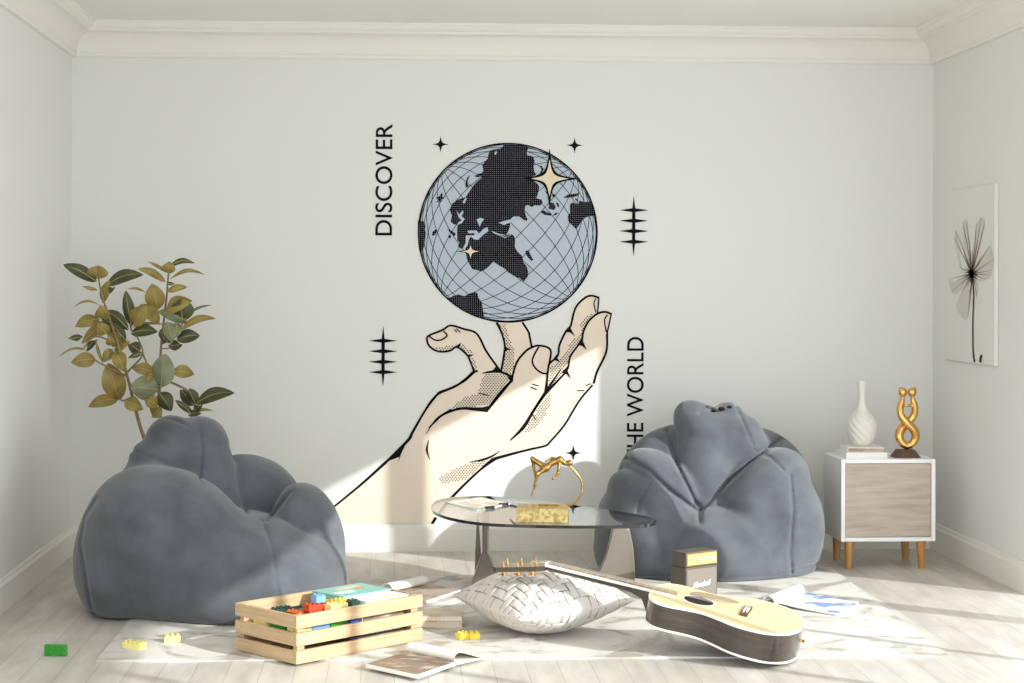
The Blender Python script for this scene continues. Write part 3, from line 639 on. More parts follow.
def leaf(pts, w_, kind='g', bend=.12, fold=.25, mi=0):
    (bx, by), (tx, ty) = pts; w_ = 1.22*w_/7.59*YP/FPX
    dep = random.uniform(-.05, .03); d0 = random.uniform(-.03, .02)
    b0, t0 = Pp((bx, by), d0), Pp((tx, ty), d0+dep); ax = t0-b0; Ln = ax.length; axn = ax.normalized()
    vw = Vector((0, -1, 0)); side = axn.cross(vw).normalized(); nrm = side.cross(axn).normalized()
    if nrm.y > 0: nrm = -nrm
    up = Vector((0, 0, 1)); NU, NV = 12, 6; V = []
    for i in range(NU+1):
        u = i/NU; wu = w_*.5*(math.sin(math.pi*u**.85)**.75 if 0 < u < 1 else .02)*(1 if u < .92 else .9)
        cpt = b0+ax*u+up*(bend*Ln*math.sin(math.pi*u)*.6)*(abs(axn.x))
        for j in range(NV+1):
            s_ = (j/NV-.5)*2
            V.append(cpt+side*s_*wu+nrm*(-abs(s_)*wu*fold if kind != 'o' else abs(s_)*wu*fold)+nrm*.01*math.sin(3*u+s_))
    F = [(i*(NV+1)+j, i*(NV+1)+j+1, (i+1)*(NV+1)+j+1, (i+1)*(NV+1)+j) for i in range(NU) for j in range(NV)]
    n0 = (V[F[40][1]]-V[F[40][0]]).cross(V[F[40][3]]-V[F[40][0]])
    flip = (n0.y > 0) != (kind == 'o')
    if flip: F = [f[::-1] for f in F]
    n = len(lf.v); lf.v += [tuple(p) for p in V]; lf.f += [tuple(n+i for i in f) for f in F]; lf.m += [mi]*len(F)
    rib.tube([V[i*(NV+1)+NV//2]+nrm*.001 for i in range(NU)], [.0018-.0001*i for i in range(NU)], 4)
for P_, w_, k, *e in [
    (A_((280, 215), (25, 85)), 80, 'g', .12), (A_((285, 195), (296, 92)), 130, 'o'), (A_((345, 245), (632, 158)), 80, 'g', .2), (A_((320, 370), (372, 200)), 62, 'o'), (A_((340, 312), (410, 255)), 40, 'g'), (A_((275, 280), (175, 255)), 24, 'o'),
    (A_((295, 388), (90, 420)), 14, 'o', .35), (A_((340, 500), (300, 395)), 90, 'o'), (A_((300, 500), (115, 555)), 78, 'o', .15), (A_((330, 512), (165, 685)), 62, 'o', -.05), (A_((525, 580), (335, 430)), 70, 'g', .2), (A_((505, 662), (312, 465)), 85, 'g', .1),
    (A_((360, 610), (280, 540)), 90, 'o'), (A_((545, 555), (497, 283)), 75, 'g'), (A_((560, 545), (650, 390)), 110, 'o'), (A_((700, 490), (610, 385)), 70, 'o'), (A_((650, 292), (508, 270)), 16, 'o', .2), (A_((170, 640), (70, 650)), 40, 'g'), (A_((480, 690), (360, 590)), 70, 'o'),
    (B_((290, 150), (135, 60)), 22, 'o'), (B_((295, 148), (288, 60)), 90, 'o'), (B_((290, 105), (490, 72)), 36, 'g', .3), (B_((270, 215), (60, 115)), 50, 'o', .2), (B_((305, 190), (572, 160)), 26, 'o', .3), (B_((275, 228), (338, 232)), 22, 'g'), (B_((280, 290), (432, 255)), 46, 'o', .15),
    (B_((215, 422), (165, 230)), 125, 'o'), (B_((275, 440), (470, 350)), 95, 'o', .2), (B_((400, 505), (388, 342)), 148, 'g'), (B_((440, 518), (212, 435)), 80, 'g', .1, 1), (B_((228, 518), (88, 385)), 90, 'o'), (B_((400, 492), (622, 388)), 16, 'g', .2), (B_((385, 578), (655, 490)), 48, 'o', .25),
    (B_((355, 652), (532, 622)), 86, 'g', .15), (B_((8, 605), (212, 590)), 78, 'g', .15), (B_((285, 515), (330, 668)), 92, 'g', 0, 1), (B_((20, 562), (272, 540)), 18, 'o', .15), (B_((250, 560), (290, 680)), 80, 'g'), (B_((360, 520), (350, 640)), 70, 'g', 0, 1),
    (C_((190, 85), (-5, 138)), 15, 'o', .3), (C_((272, 162), (88, 185)), 95, 'o', .1), (C_((200, 92), (278, 8)), 42, 'g'), (C_((325, 190), (272, 20)), 22, 'o'), (C_((402, 85), (328, 182)), 66, 'o'), (C_((425, 98), (502, 252)), 92, 'o'), (C_((458, 468), (368, 188)), 150, 'o'),
    (C_((442, 466), (218, 516)), 80, 'o', .15), (C_((500, 478), (638, 535)), 92, 'o', .12), (C_((415, 82), (525, 18)), 70, 'o'), (C_((615, 102), (525, 40)), 78, 'g'), (C_((628, 112), (522, 150)), 34, 'g'), (C_((400, 60), (370, -20)), 60, 'o'),
    (D_((235, 372), (268, 113)), 150, 'g', 0, 1), (D_((218, 386), (3, 370)), 155, 'g', .05, 1), (D_((192, 258), (18, 225)), 78, 'o', .15), (D_((328, 248), (488, 272)), 82, 'o', .15), (D_((225, 408), (322, 548)), 104, 'g'), (D_((218, 505), (118, 455)), 85, 'o'), (D_((235, 520), (170, 590)), 85, 'o'),
    (D_((485, 505), (388, 385)), 84, 'g'), (D_((500, 492), (450, 380)), 80, 'g'), (D_((500, 492), (798, 406)), 86, 'g', .18), (D_((480, 572), (348, 470)), 44, 'g'), (D_((480, 562), (652, 550)), 18, 'o', .2), (D_((450, 575), (545, 560)), 46, 'g'), (D_((480, 560), (545, 500)), 46, 'g'),
    (D_((300, 45), (392, 40)), 66, 'g', -.1), (D_((300, 30), (245, -10)), 66, 'g'), (D_((190, 300), (110, 290)), 60, 'o')]:
    bend = e[0] if e else .1; mi = e[1] if len(e) > 1 else 0
    leaf(P_, w_, k, bend, mi=mi)
inv = ROOTM[pl.name].inverted()
me = bpy.data.meshes.new('foliage'); me.from_pydata([inv @ Vector(p) for p in lf.v], [], lf.f); me.update()
for m_ in ('leaf', 'leaflight'): me.materials.append(M[m_])
me.polygons.foreach_set('material_index', lf.m); me.polygons.foreach_set('use_smooth', [True]*len(lf.f))
fo = bpy.data.objects.new('foliage', me); COL.objects.link(fo); fo.parent = pl; ROOTM[fo.name] = ROOTM[pl.name]
rib.build('midrib', 'leafrib', fo, world=True, smooth=True)

# ================================================================== CABINET AND WHAT STANDS ON IT
cab0 = atZ(842.5, 558.5, 0)
CZ = .489
fl0, fr0, bl0 = atZ(842, 458, CZ), atZ(936, 458, CZ), atZ(823, 452, CZ)
ex = (fr0-fl0); CW = ex.length+.01; ang = 0.0; CD = .31
cb = thing('cabinet', 'small white cabinet with greyed wood door standing in the right corner', 'cabinet', (fl0.x, fl0.y, 0), ang)
zb = .125
g_ = G(); t_ = .018
g_.b2((0, 0, zb), (t_, CD, CZ)).b2((CW-t_, 0, zb), (CW, CD, CZ)).b2((t_, 0, CZ-t_), (CW-t_, CD, CZ)).b2((t_, 0, zb), (CW-t_, CD, zb+t_)).b2((t_, CD-.01, zb+t_), (CW-t_, CD, CZ-t_))
g_.build('body', 'white', cb, bevel=.0015)
G().b2((t_+.002, .006, zb+t_+.002), (CW-t_-.002, .024, CZ-t_-.002)).build('door', 'greywood', cb, bevel=.001)
for lx, ly in ((.045, .035), (CW-.055, .035), (.055, CD-.035), (CW-.055, CD-.035)):
    sx = (lx-CW/2)*.08
    G().tube([(lx+sx*.3, ly, 0), (lx, ly, zb)], [.0135, .022], 16).build('leg', 'legwood', cb, smooth=True)
def inroot(T, p): return T.inverted() @ Vector(p)
MC = ROOTM[cb.name]
def book(name, label, cat, corner, W_, D_2, H_, rz, cover, z, group=None, pages='pageedge', spine='x'):
    t = thing(name, label, cat, (corner[0], corner[1], z), rz, group)
    c_ = .003
    G().b2((0, 0, 0), (W_, D_2, c_)).b2((0, 0, H_-c_), (W_, D_2, H_)).b2((0, 0, c_), (c_, D_2, H_-c_) if spine == 'x' else (W_, c_, H_-c_)).build('book_cover', cover, t, bevel=.0006)
    G().b2((c_+.0002, c_+.0002, c_), (W_-.004, D_2-.003, H_-c_)).build('pages', pages, t)
    return t
q = MC @ Vector((.028, .02, CZ))
b1 = book('book', 'white hardback book lying on the cabinet, lowest of the two under the vase', 'book', (q.x, q.y), .19, .19, .026, ang+.02, 'white', CZ, pages='paper')
q = MC @ Vector((.04, .045, CZ))
b2 = book('book', 'grey-edged book on top of the white book under the vase', 'book', (q.x, q.y), .165, .16, .022, ang-.06, 'paper', CZ+.0262, pages='brownprint')
# vase
vb = MC @ Vector((.124, .12, 0)); vz = CZ+.0484
sv = 7.6/1700
prof = [(.026, 0), (.034, .002), (.046, .02), (.057, .048), (.0625, .08), (.058, .108), (.045, .132), (.028, .155), (.0175, .18), (.0145, .205), (.0145, .235), (.0175, .262), (.0215, .278), (.0225, .283), (.019, .283), (.014, .262)]
pr = [p*1.03 for p in crom(prof, 5)]
vase = G().lathe([(p[0], p[1]) for p in pr], n=144, fn=lambda a, z: 1+.075*max(0, min(1, (.165-z)/.03))*min(1, z/.02)*abs(math.sin(6*(a+z*15)))).build('vase', 'ceramic', smooth=True, angle=180)
vase.location = (vb.x, vb.y, vz); tag(vase, 'cream ceramic vase with twisted ribs and a slender neck, on the books on the cabinet', 'vase')
# gold figures
g0 = MC @ Vector((.314, .09, 0)); YG = g0.y
zg = zz(830, 370, 6.83)
gt = thing('abstract_sculpture', 'glossy gold sculpture of two entwined figures on a dark wooden plinth on the cabinet', 'sculpture', (g0.x, YG, CZ), ang)
v0 = atY(zg((430, 590))[0][0], 456, YG)
a = G(); w1, w2 = .060, .036
a.add([(-w1, -.04, 0), (w1, -.04, 0), (w1, .04, 0), (-w1, .04, 0), (-w2, -.026, .036), (w2, -.026, .036), (w2, .026, .036), (-w2, .026, .036)], [(3, 2, 1, 0), (4, 5, 6, 7), (0, 1, 5, 4), (1, 2, 6, 5), (2, 3, 7, 6), (3, 0, 4, 7)])
a.build('plinth', 'plinth', gt, bevel=.002)
cen = zg((525, 590))[0]
def gp(x, y, d=0):
    p = zg((x, y))[0]; return np.array([(p[0]-cen[0])*YG/FPX, d, (cen[1]-p[1])*YG/FPX+.001])
def strand(sgn, d):
    m = lambda x: 540+sgn*(x-540)
    pts = [(m(507), 175, 0), (m(500), 205, 0), (m(486), 250, d*.3), (m(492), 305, d), (m(530), 355, d*1.4), (m(578), 400, d), (m(596), 450, .3*d), (m(575), 495, 0), (537, 512, 0)]
    rad = [.007, .0125, .015, .016, .018, .0195, .0185, .0165, .0155]
    P = crom([gp(*p) for p in pts], 4); return P, np.interp(np.linspace(0, 1, len(P)), np.linspace(0, 1, len(rad)), rad)
S1, S2 = strand(1, -.012), strand(-1, .012)
def gfn(P):
    d = np.full(P.shape[:-1], 1e3)
    for PP, RR in (S1, S2):
        for i in range(len(PP)-1): d = smin(d, caps(P, PP[i], PP[i+1], RR[i], RR[i+1]), .003)
    d = smin(d, caps(P, gp(495, 235), gp(540, 236, -.006), .006, .005), .004); d = smin(d, caps(P, gp(590, 235), gp(540, 234, -.006), .006, .005), .004)
    for x, s_ in ((507, 1), (573, -1)):
        d = smin(d, ell(P, gp(x, 142), (.0195, .018, .0215)), .004); d = smin(d, ell(P, gp(x+s_*24, 146), (.006, .004, .004)), .003); d = smin(d, ell(P, gp(x-s_*14, 118), (.009, .012, .008)), .003)
    return np.maximum(d, .034-P[..., 2])
P, F = surfnet(gfn, (-.07, -.045, .02), (.07, .045, .36), .0028)
mesh_np('entwined_figures', P, F, 'gold', gt)

# ================================================================== GLASS TABLE
TZ = .335
out = [(432, 505.5), (435, 511.5), (453, 518), (488, 523), (547, 525), (600, 525), (641, 524.2), (655, 522), (657, 520), (650, 516.3), (620, 510.8), (560, 502.5), (520, 498.3), (488, 496), (456, 497), (438, 500.5)]
P3 = [atZ(x, y, TZ) for x, y in out]; P3 = [Vector((p[0], p[1], 0)) for p in crom([p[:] for p in P3]+[P3[0][:]], 6)[:-1]]
tc_ = sum(P3, Vector())/len(P3)
tb = thing('coffee_table', 'low coffee table with a rounded glass top on curved grey-brown legs', 'table', (tc_.x, tc_.y, RUG))
a = G(); n = len(P3)
a.add([(p.x, p.y, TZ) for p in P3]+[(p.x, p.y, TZ-.012) for p in P3], [tuple(range(n)), tuple(range(2*n-1, n-1, -1))])
a.build('glass_top', 'glass', tb, world=True)
a = G(); a.add([(p.x, p.y, TZ) for p in P3]+[(p.x, p.y, TZ-.012) for p in P3], [(i, (i+1) % n, n+(i+1) % n, n+i) for i in range(n)]); a.build('glass_edge', 'glassedge', tb, world=True)
def fin(pts, Y, th, name, tilt=0):
    """plate traced in its own upright plane, th thick"""
    g = G(); Q = [atY(x, y, Y) for x, y in pts]; cy = tilt; n_ = len(Q); x0 = Q[0].x
    fr_ = [Vector((q.x, Y+(q.x-x0)*cy-th/2, max(q.z, RUG))) for q in Q]; bk = [p+Vector((0, th, 0)) for p in fr_]
    g.add(fr_+bk, [tuple(range(n_)), tuple(range(2*n_-1, n_-1, -1))]+[(i, (i+1) % n_, n_+(i+1) % n_, n_+i) for i in range(n_)])
    return g.build(name, 'tleg', tb, world=True, bevel=.005, smooth=True, angle=50)
zt = TZ-.0125
def sm(p, n=5): return [tuple(q) for q in crom(p, n)]
fin([(613, 527.2), (630, 527.2)]+sm([(631, 530), (634.5, 548), (636, 570), (636.5, 592)])+[(590, 592)]+sm([(597, 576), (606, 556), (611, 538)]), 6.93, .035, 'leg', .15)
a = G()
L0 = atZ(488, 590, RUG); Yl = 6.98
def col_(px0, px1, Y, ztop, zbot, depth):
    p0, p1 = atY(px0, 540, Y), atY(px1, 540, Y); a.b2((p0.x, Y-depth/2, zbot), (p1.x, Y+depth/2, ztop))
p0, p1 = atY(483.5, 540, Yl), atY(489.8, 540, Yl); q0, q1 = atY(472, 590, Yl), atY(502, 590, Yl)
za = .16
poly = [(p0.x, zt), (p1.x, zt), (p1.x, za), (q1.x-.02, .09), (q1.x, RUG), (q0.x, RUG), (q0.x+.008, .05), (p0.x, za)]
a.prism([(x, z) for x, z in poly], -.02, .02, T=Matrix.Translation((0, Yl, 0)) @ Matrix.Rotation(math.pi/2, 4, 'X'))
a.build('leg', 'tleg', tb, world=True, bevel=.006, smooth=True, angle=50)
p0, p1 = atY(476.3, 540, 7.12), atY(481.8, 540, 7.12); a = G()
pr_ = [(.4, zt-.0), (.62, .27), (1, .15), (1, RUG), (-.15, RUG), (0, .15), (.22, .27)]
a.prism([(p0.x+(p1.x-p0.x)*u, z) for u, z in pr_], -.018, .018, T=Matrix.Translation((0, 7.12, 0)) @ Matrix.Rotation(math.pi/2, 4, 'X'))
a.build('leg', 'tleg', tb, world=True, bevel=.002)
# crossing pad that ties the legs together near the floor
pa, pb_ = Vector((atY(486, 590, Yl).x, Yl, .0)), Vector((atY(615, 590, 6.95).x, 6.95, .0))
# magazine on the glass
def flatquad(name, label, cat, corners, z, th, m, group=None, top=None):
    Q = [atZ(x, y, z) for x, y in corners]; c_ = sum(Q, Vector())/4
    t = thing(name, label, cat, (c_.x, c_.y, z), 0, group); g = G(); g.add([(q.x, q.y, z) for q in Q]+[(q.x, q.y, z+th) for q in Q], [(3, 2, 1, 0), (4, 5, 6, 7)]+[(i, (i+1) % 4, 4+(i+1) % 4, 4+i) for i in range(4)])
    g.build('pages', m, t, world=True); return t, Q
mg, Q = flatquad('magazine', 'open white magazine lying on the left of the glass table top', 'magazine', [(447, 503), (478, 511), (511, 504), (481, 498.2)], TZ, .004, 'paper')
g = G(); cQ = [Vector((q.x, q.y, TZ+.0042)) for q in Q]
def bil(Qc, u, v): return (Qc[0]*(1-u)+Qc[1]*u)*(1-v)+(Qc[3]*(1-u)+Qc[2]*u)*v
for u0, u1, v0_, v1_ in ((.2, .8, .12, .4), (.15, .5, .5, .62), (.55, .85, .55, .9)):
    g.add([bil(cQ, u0, v0_), bil(cQ, u1, v0_), bil(cQ, u1, v1_), bil(cQ, u0, v1_)], [(0, 1, 2, 3)])
g.build('page_print', 'sand', mg, world=True)
# sunglasses-like dark slips: a pair of spectacles on the glass
sp = atZ(497, 507, TZ); gs_ = thing('sunglasses', 'dark sunglasses lying folded beside the magazine on the glass table', 'glasses', (sp.x, sp.y, TZ))
for i, (x, y) in enumerate(((490.5, 507.2), (504.5, 503.8))):
    p = atZ(x, y, TZ+.006); a = G(); dirx = Vector((1, .75, 0)).normalized(); diry = Vector((-.75, 1, 0)).normalized()
    V = [p+dirx*.026*math.cos(t)+diry*.010*math.sin(t) for t in np.linspace(0, 2*math.pi, 17)[:-1]]
    a.add([v-Vector((0, 0, .0055)) for v in V]+[v+Vector((0, 0, .004)) for v in V], [tuple(range(15, -1, -1)), tuple(range(16, 32))]+[(k, (k+1) % 16, 16+(k+1) % 16, 16+k) for k in range(16)])
    a.build('lens', 'black', gs_, world=True)
a = G(); a.tube([atZ(493, 506.5, TZ+.006), atZ(498, 505, TZ+.009), atZ(502, 504.4, TZ+.006)], .0015, 6); a.build('bridge', 'steel', gs_, world=True)
# gold acrobat
zf = zz(520, 445, 8.04)
fl1, fr1 = atZ(517, 522.3, TZ), atZ(568.5, 522.8, TZ); ang2 = math.atan2(fr1.y-fl1.y, fr1.x-fl1.x); BW = (fr1-fl1).length
ac = thing('figurine', 'slender gold acrobat figurine arched over a hoop on a gold block on the table', 'figurine', (fl1.x, fl1.y, TZ), ang2)
BH = .054; BD = .155
G().b2((0, 0, 0), (BW, BD, BH)).build('block', 'goldblock', ac, bevel=.002)
YF = fl1.y+.07
def fp(x, y, d=0):
    p = zf((x, y))[0]; v = atY(p[0], p[1], YF+d); return np.array((ROOTM[ac.name].inverted() @ v)[:])
bz = fp(300, 505); hp = [fp(150, 505), fp(300, 505), fp(350, 500), fp(400, 488), fp(450, 458), fp(492, 400), fp(507, 345), fp(500, 290), fp(470, 235), (fp(430, 190)), fp(405, 165)]
for i in (0, 1): hp[i][2] = BH+.003
hp = [Vector(p) for p in crom(hp, 4)]
G().tube(hp, .0042, 8).build('hoop', 'oldgold', ac, smooth=True)
J = dict(head=fp(402, 142), neck=fp(372, 148), ch=fp(325, 118), wa=fp(265, 140), pe=fp(215, 182), k1=fp(105, 108, .015), f1=fp(128, 238, .015), t1=fp(150, 262, .01), k2=fp(142, 232, -.015), a2=fp(128, 320, -.015), f2=fp(100, 405, -.015), e1=fp(312, 222, -.03), h1=fp(272, 268, -.035), e2=fp(262, 104, .02), h2=fp(212, 128, .01))
def afn(P):
    d = ell(P, J['head'], (.0135, .012, .0125)); B = lambda a, b, r1, r2, k=.006: smin(d, caps(P, J[a], J[b], r1, r2), k)
    d = B('head', 'neck', .008, .006); d = B('neck', 'ch', .008, .014); d = B('ch', 'wa', .0145, .010); d = B('wa', 'pe', .010, .0145)
    d = B('pe', 'k1', .0135, .008); d = B('k1', 'f1', .008, .0045); d = B('f1', 't1', .0045, .003); d = B('pe', 'k2', .0135, .008); d = B('k2', 'a2', .0085, .005); d = B('a2', 'f2', .0055, .0028)
    d = B('ch', 'e1', .007, .005); d = B('e1', 'h1', .005, .0035); d = B('ch', 'e2', .007, .005); d = B('e2', 'h2', .005, .004)
    d = smin(d, ell(P, J['h1'], (.006, .004, .006)), .003)
    return d
allj = np.array(list(J.values())); P, F = surfnet(afn, tuple(allj.min(0)-.03), tuple(allj.max(0)+.03), .0026)
mesh_np('acrobat', P, F, 'oldgold', ac)

# ================================================================== WOODEN CRATE
cA, cBq, cCq = atZ(298, 665.5, RUG*0+.009), atZ(424, 640, .009), atZ(239, 650, .009)
ex_ = cBq-cA; CLn = ex_.length; ca = math.atan2(ex_.y, ex_.x); CWd = (cCq-cA).length; CWd = .335
CH = .159
cr = thing('wooden_crate', 'slatted pine crate filled with toy bricks and books on the front of the rug', 'crate', (cA.x, cA.y, .009), ca)
th = .013
slz = [(0, .043), (.058, .101), (.116, CH)]
for z0_, z1_ in slz:
    G().b2((0, 0, z0_), (CLn, th, z1_)).build('slat', 'wood', cr, bevel=.0012); G().b2((0, CWd-th, z0_), (CLn, CWd, z1_)).build('slat', 'wood', cr, bevel=.0012)
    G().b2((0, th+.0005, z0_), (th, CWd-th-.0005, z1_)).build('slat', 'wood', cr, bevel=.0012); G().b2((CLn-th, th+.0005, z0_), (CLn, CWd-th-.0005, z1_)).build('slat', 'wood', cr, bevel=.0012)
for x0_ in (th, CLn-th-.03):
    for y0_ in (th, CWd-th-.02):
        G().b2((x0_, y0_, 0), (x0_+.03, y0_+.02, CH-.001)).build('corner_post', 'wood', cr)
for k in range(5):
    yy = th+.01+k*(CWd-2*th-.07)/4; G().b2((th, yy, .003), (CLn-th, yy+.05, .012)).build('bottom_board', 'wood', cr)
G().b2((th+.001, th+.0205, .084), (CLn*.56, CWd-th-.0205, .0898)).build('inner_tray', 'wood', cr)
for z0_, z1_ in slz:
    for yy in (.022, CWd-.022): G().tube([(.001, yy, (z0_+z1_)/2), (-.0012, yy, (z0_+z1_)/2)], .0034, 8).build('nail', 'nail', cr)
MR = ROOTM[cr.name]; CZ0 = .009
def brick(label, col, loc, nx=2, ny=4, rz=0, R=None, group=None, name='toy_brick', u=.0185, hh=.0215):
    t = thing(name, label, 'toy brick', loc, rz, group, R)
    g = G().b2((-nx*u/2, -ny*u/2, 0), (nx*u/2, ny*u/2, hh)); s_ = G()
    g.build('block', col, t, bevel=.001)
    for i in range(nx):
        for j in range(ny): s_.lathe([(.0056, 0), (.0056, .005), (.0048, .0056)], ((i-nx/2+.5)*u, (j-ny/2+.5)*u, hh), 12)
    s_.build('studs', col, t, smooth=True)
    return t
def incr(x, y, z): return MR @ Vector((x, y, z))
TR = .0901
R_ = math.radians
ST = .0272
for label, col, x, y, z, nx, ny, rz in [
    ('cream toy brick seen through the near slats at the left corner of the crate', 'cream', .06, .06, 0, 2, 4, 90), ('pale blue toy brick seen through the near slats, right of the corner post', 'blue', .135, .056, 0, 2, 4, 90),
    ('green toy brick seen through the middle of the near slats of the crate', 'green', .215, .056, 0, 2, 4, 90), ('navy toy brick seen through the near slats beside the books', 'navy', .285, .058, 0, 2, 2, 90),
    ('green toy brick seen through the slats of the left end of the crate', 'green', .055, .15, 0, 2, 4, 0), ('cream toy brick seen through the far half of the left end slats', 'cream', .055, .245, 0, 2, 4, 0),
    ('dark green toy brick under the red brick at the left of the pile', 'dkgreen', .115, .13, 0, 2, 4, 4), ('black toy brick in the bottom of the pile', 'brickblack', .16, .13, 0, 2, 4, 0), ('navy toy brick under the grey-black bricks at the back of the crate', 'navy', .12, .24, 0, 2, 4, 90), ('lime toy brick under the yellow one near the teal book', 'lime', .235, .13, 0, 2, 4, 10),
    ('red toy brick at the near left corner of the pile', 'red', .075, .065, 1, 2, 4, 85), ('small light blue toy brick by the near rim beside the red corner brick', 'blue', .128, .062, 1, 2, 2, 80),
    ('dark toy brick at the left back of the pile', 'brickblack', .06, .16, 1, 2, 4, 5), ('black-green toy brick against the back slats of the crate', 'dkgreen', .12, .235, 1, 2, 4, 92), ('orange toy brick between the dark bricks at the back left', 'orange', .115, .145, 1, 2, 4, 3),
    ('wide red toy brick in the second layer of the pile, under the largest red one', 'red', .175, .10, 1, 2, 4, 90), ('pale blue toy brick beneath the cream brick', 'blue', .235, .062, 1, 2, 4, 93), ('green toy brick behind the cream brick at the middle of the crate', 'lime', .25, .105, 1, 2, 2, 0), ('black toy brick beside the book stack in the crate', 'brickblack', .294, .058, 1, 2, 2, 90),
    ('largest bright red toy brick just below the top blue one', 'red', .155, .095, 2, 2, 4, 86), ('cream toy brick right of the bright red one on the pile', 'cream', .215, .055, 2, 2, 4, 90),
    ('bright yellow toy brick at the right of the pile beside the teal book', 'yellow', .250, .10, 2, 2, 4, 92), ('sky blue toy brick on the very top of the pile', 'blue', .17, .095, 3, 2, 2, 82),
    ('dark green toy brick right of the cream one, next to the white book', 'dkgreen', .287, .055, 2, 2, 2, 90)]:
    brick(label, col, incr(x, y, TR+ST*z*1.0), nx, ny, ca+R_(rz))
brick('green toy brick seen through the slats of the left end of the crate', 'green', incr(.032, .13, .1285-.0009*0+.0), 1, 4, ca) if False else None
# books in the crate
def crbook(label, x, y, z, W_, D_2, H_, rz, cover, pages='pageedge', spine='x'):
    p = incr(x, y, z); return book('book', label, 'book', (p.x, p.y), W_, D_2, H_, ca+R_(rz), cover, p.z, None, pages, spine)
crbook('tan book at the very bottom of the crate under the black one', .300, .04, .0125, .21, .22, .0255, 0, 'tan')
crbook('black book low in the crate, its lettered spine showing between the slats', .250, .036, .0385, .265, .22, .044, 0, 'black', spine='y')
crbook('thick tan-edged book in the middle of the stack inside the crate', .3185, .04, .0830, .198, .23, .041, 0, 'sand', 'tan')
tW, tD, tH = .222, .17, .0465; wW, wD, wH = .2, .084, .0395
tbk = crbook('thick teal-covered book on top of the stack at the back of the crate', .292, .108, .1246, tW, tD, tH, 0, 'teal')
wbk = crbook('white-covered book with ochre marks on top at the near right of the crate', .316, .018, .1246, wW, wD, wH, 0, 'white', 'sand')
for t, W9, D9, H_, rs in ((tbk, tW, tD, tH, [(.1, .3, .35, .2, 'white'), (.3, .65, .5, .2, 'sand'), (.62, .5, .15, .15, 'orange')]), (wbk, wW, wD, wH, [(.25, .5, .25, .18, 'sand'), (.5, .25, .25, .14, 'yellow')])):
    for x, y, w_, d_, c_ in rs: G().b2((x*W9, y*D9, H_), ((x+w_)*W9, (y+d_)*D9, H_+.0006)).build('cover_print', c_, t)
a = G(); gx = 0
bb = [o for o in COL.objects if o.name.startswith('book') and o.get('label', '').startswith('black book')][0]
rnd = random.Random(3); x = .06
while x < .24:
    w_ = rnd.uniform(.004, .012); a.b2((x, -.0008, .008), (x+w_, 0, .0155)); x += w_+rnd.uniform(.002, .006)
a.build('spine_lettering', 'white', bb)

# loose bricks
pg = atZ(57.5, 657.5, 0)
gR = Matrix.Rotation(-.12, 3, 'Z') @ Matrix.Rotation(math.pi/2, 3, 'X') @ Matrix.Rotation(math.pi/2, 3, 'Z')
brick('bright green toy brick standing on its side on the bare floor at the far left', 'green', (pg.x, pg.y+.015, .0187), 2, 4, R=gR)
p = atZ(135, 651, RUG); brick('pale yellow toy brick on the rug corner, nearest the left edge of the rug', 'cream', (p.x, p.y+.02, RUG), 2, 4, R_(62)) 
p = atZ(173, 644, RUG); brick('pale yellow toy brick on the rug, the one nearer the crate', 'cream', (p.x, p.y+.02, RUG), 2, 3, R_(100))
p = atZ(464, 640, RUG); brick('yellow toy brick on the rug below the cushion tip, left of a pair', 'yellow', (p.x, p.y+.015, RUG), 2, 2, R_(30))
p = atZ(476, 640, RUG); brick('yellow toy brick on the rug below the cushion tip, right of a pair', 'yellow', (p.x, p.y+.02, RUG), 2, 2, R_(5))

# ================================================================== MAGAZINES AND BOOKS ON THE FLOOR
def sheet(g, spine_a, spine_b, prof, th=.002):
    """curved page: prof is a list of (distance from spine, height)"""
    d = (spine_b-spine_a).normalized(); n_ = Vector((d.y, -d.x, 0)); V = []
    for (u, h_) in prof: V += [spine_a+n_*u+Vector((0, 0, h_)), spine_b+n_*u+Vector((0, 0, h_))]
    k = len(prof); V2 = [v-Vector((0, 0, th)) for v in V]
    g.add(V+V2, [(2*i, 2*i+1, 2*i+3, 2*i+2) for i in range(k-1)]+[(2*k+2*i, 2*k+2*i+2, 2*k+2*i+3, 2*k+2*i+1) for i in range(k-1)]+[(2*i, 2*i+2, 2*k+2*i+2, 2*k+2*i) for i in range(k-1)]+[(2*i+1, 2*k+2*i+1, 2*k+2*i+3, 2*i+3) for i in range(k-1)]+[(0, 2*k, 2*k+1, 1), (2*k-2, 2*k-1, 4*k-1, 4*k-2)])
# front magazine, half on the rug
zM = .0095
s0, s1, l0, l1 = atZ(409, 651.5, zM+.014), atZ(457.4, 661.5, zM+.014), atZ(367, 664, zM+.014), atZ(419, 675, zM+.014)
mt = thing('open_magazine', 'open magazine with tan photo page and curling leaf at the rug front edge', 'magazine', (s0.x, s0.y, zM))
g = G(); B4 = [l0, l1, s1, s0]; g.add([(p.x, p.y, zM) for p in B4]+[(p.x, p.y, zM+.013) for p in B4], [(3, 2, 1, 0), (4, 5, 6, 7)]+[(i, (i+1) % 4, 4+(i+1) % 4, 4+i) for i in range(4)])
g.build('page_block', 'paper', mt, world=True, bevel=.001)
g = G(); cc = sum(B4, Vector())/4; g.add([(cc.x+(p.x-cc.x)*.98, cc.y+(p.y-cc.y)*.98, zM+.0136) for p in B4], [(0, 1, 2, 3)]); g.build('photo_page', 'tan', mt, world=True)
g = G(); dd = (s1-s0).normalized(); A0, B0 = Vector((s0.x, s0.y, zM)), Vector((s1.x, s1.y, zM))
prf = [tuple(q) for q in crom([(0, .014), (-.008, .026), (.0, .038), (.02, .042), (.05, .036), (.085, .022), (.12, .010), (.16, .004)], 4)]
n_ = Vector((dd.y, -dd.x, 0)); 
if n_.x < 0: A0, B0 = B0, A0
sheet(g, A0, B0, prf); g.build('curled_leaf', 'paper', mt, world=True, smooth=True)
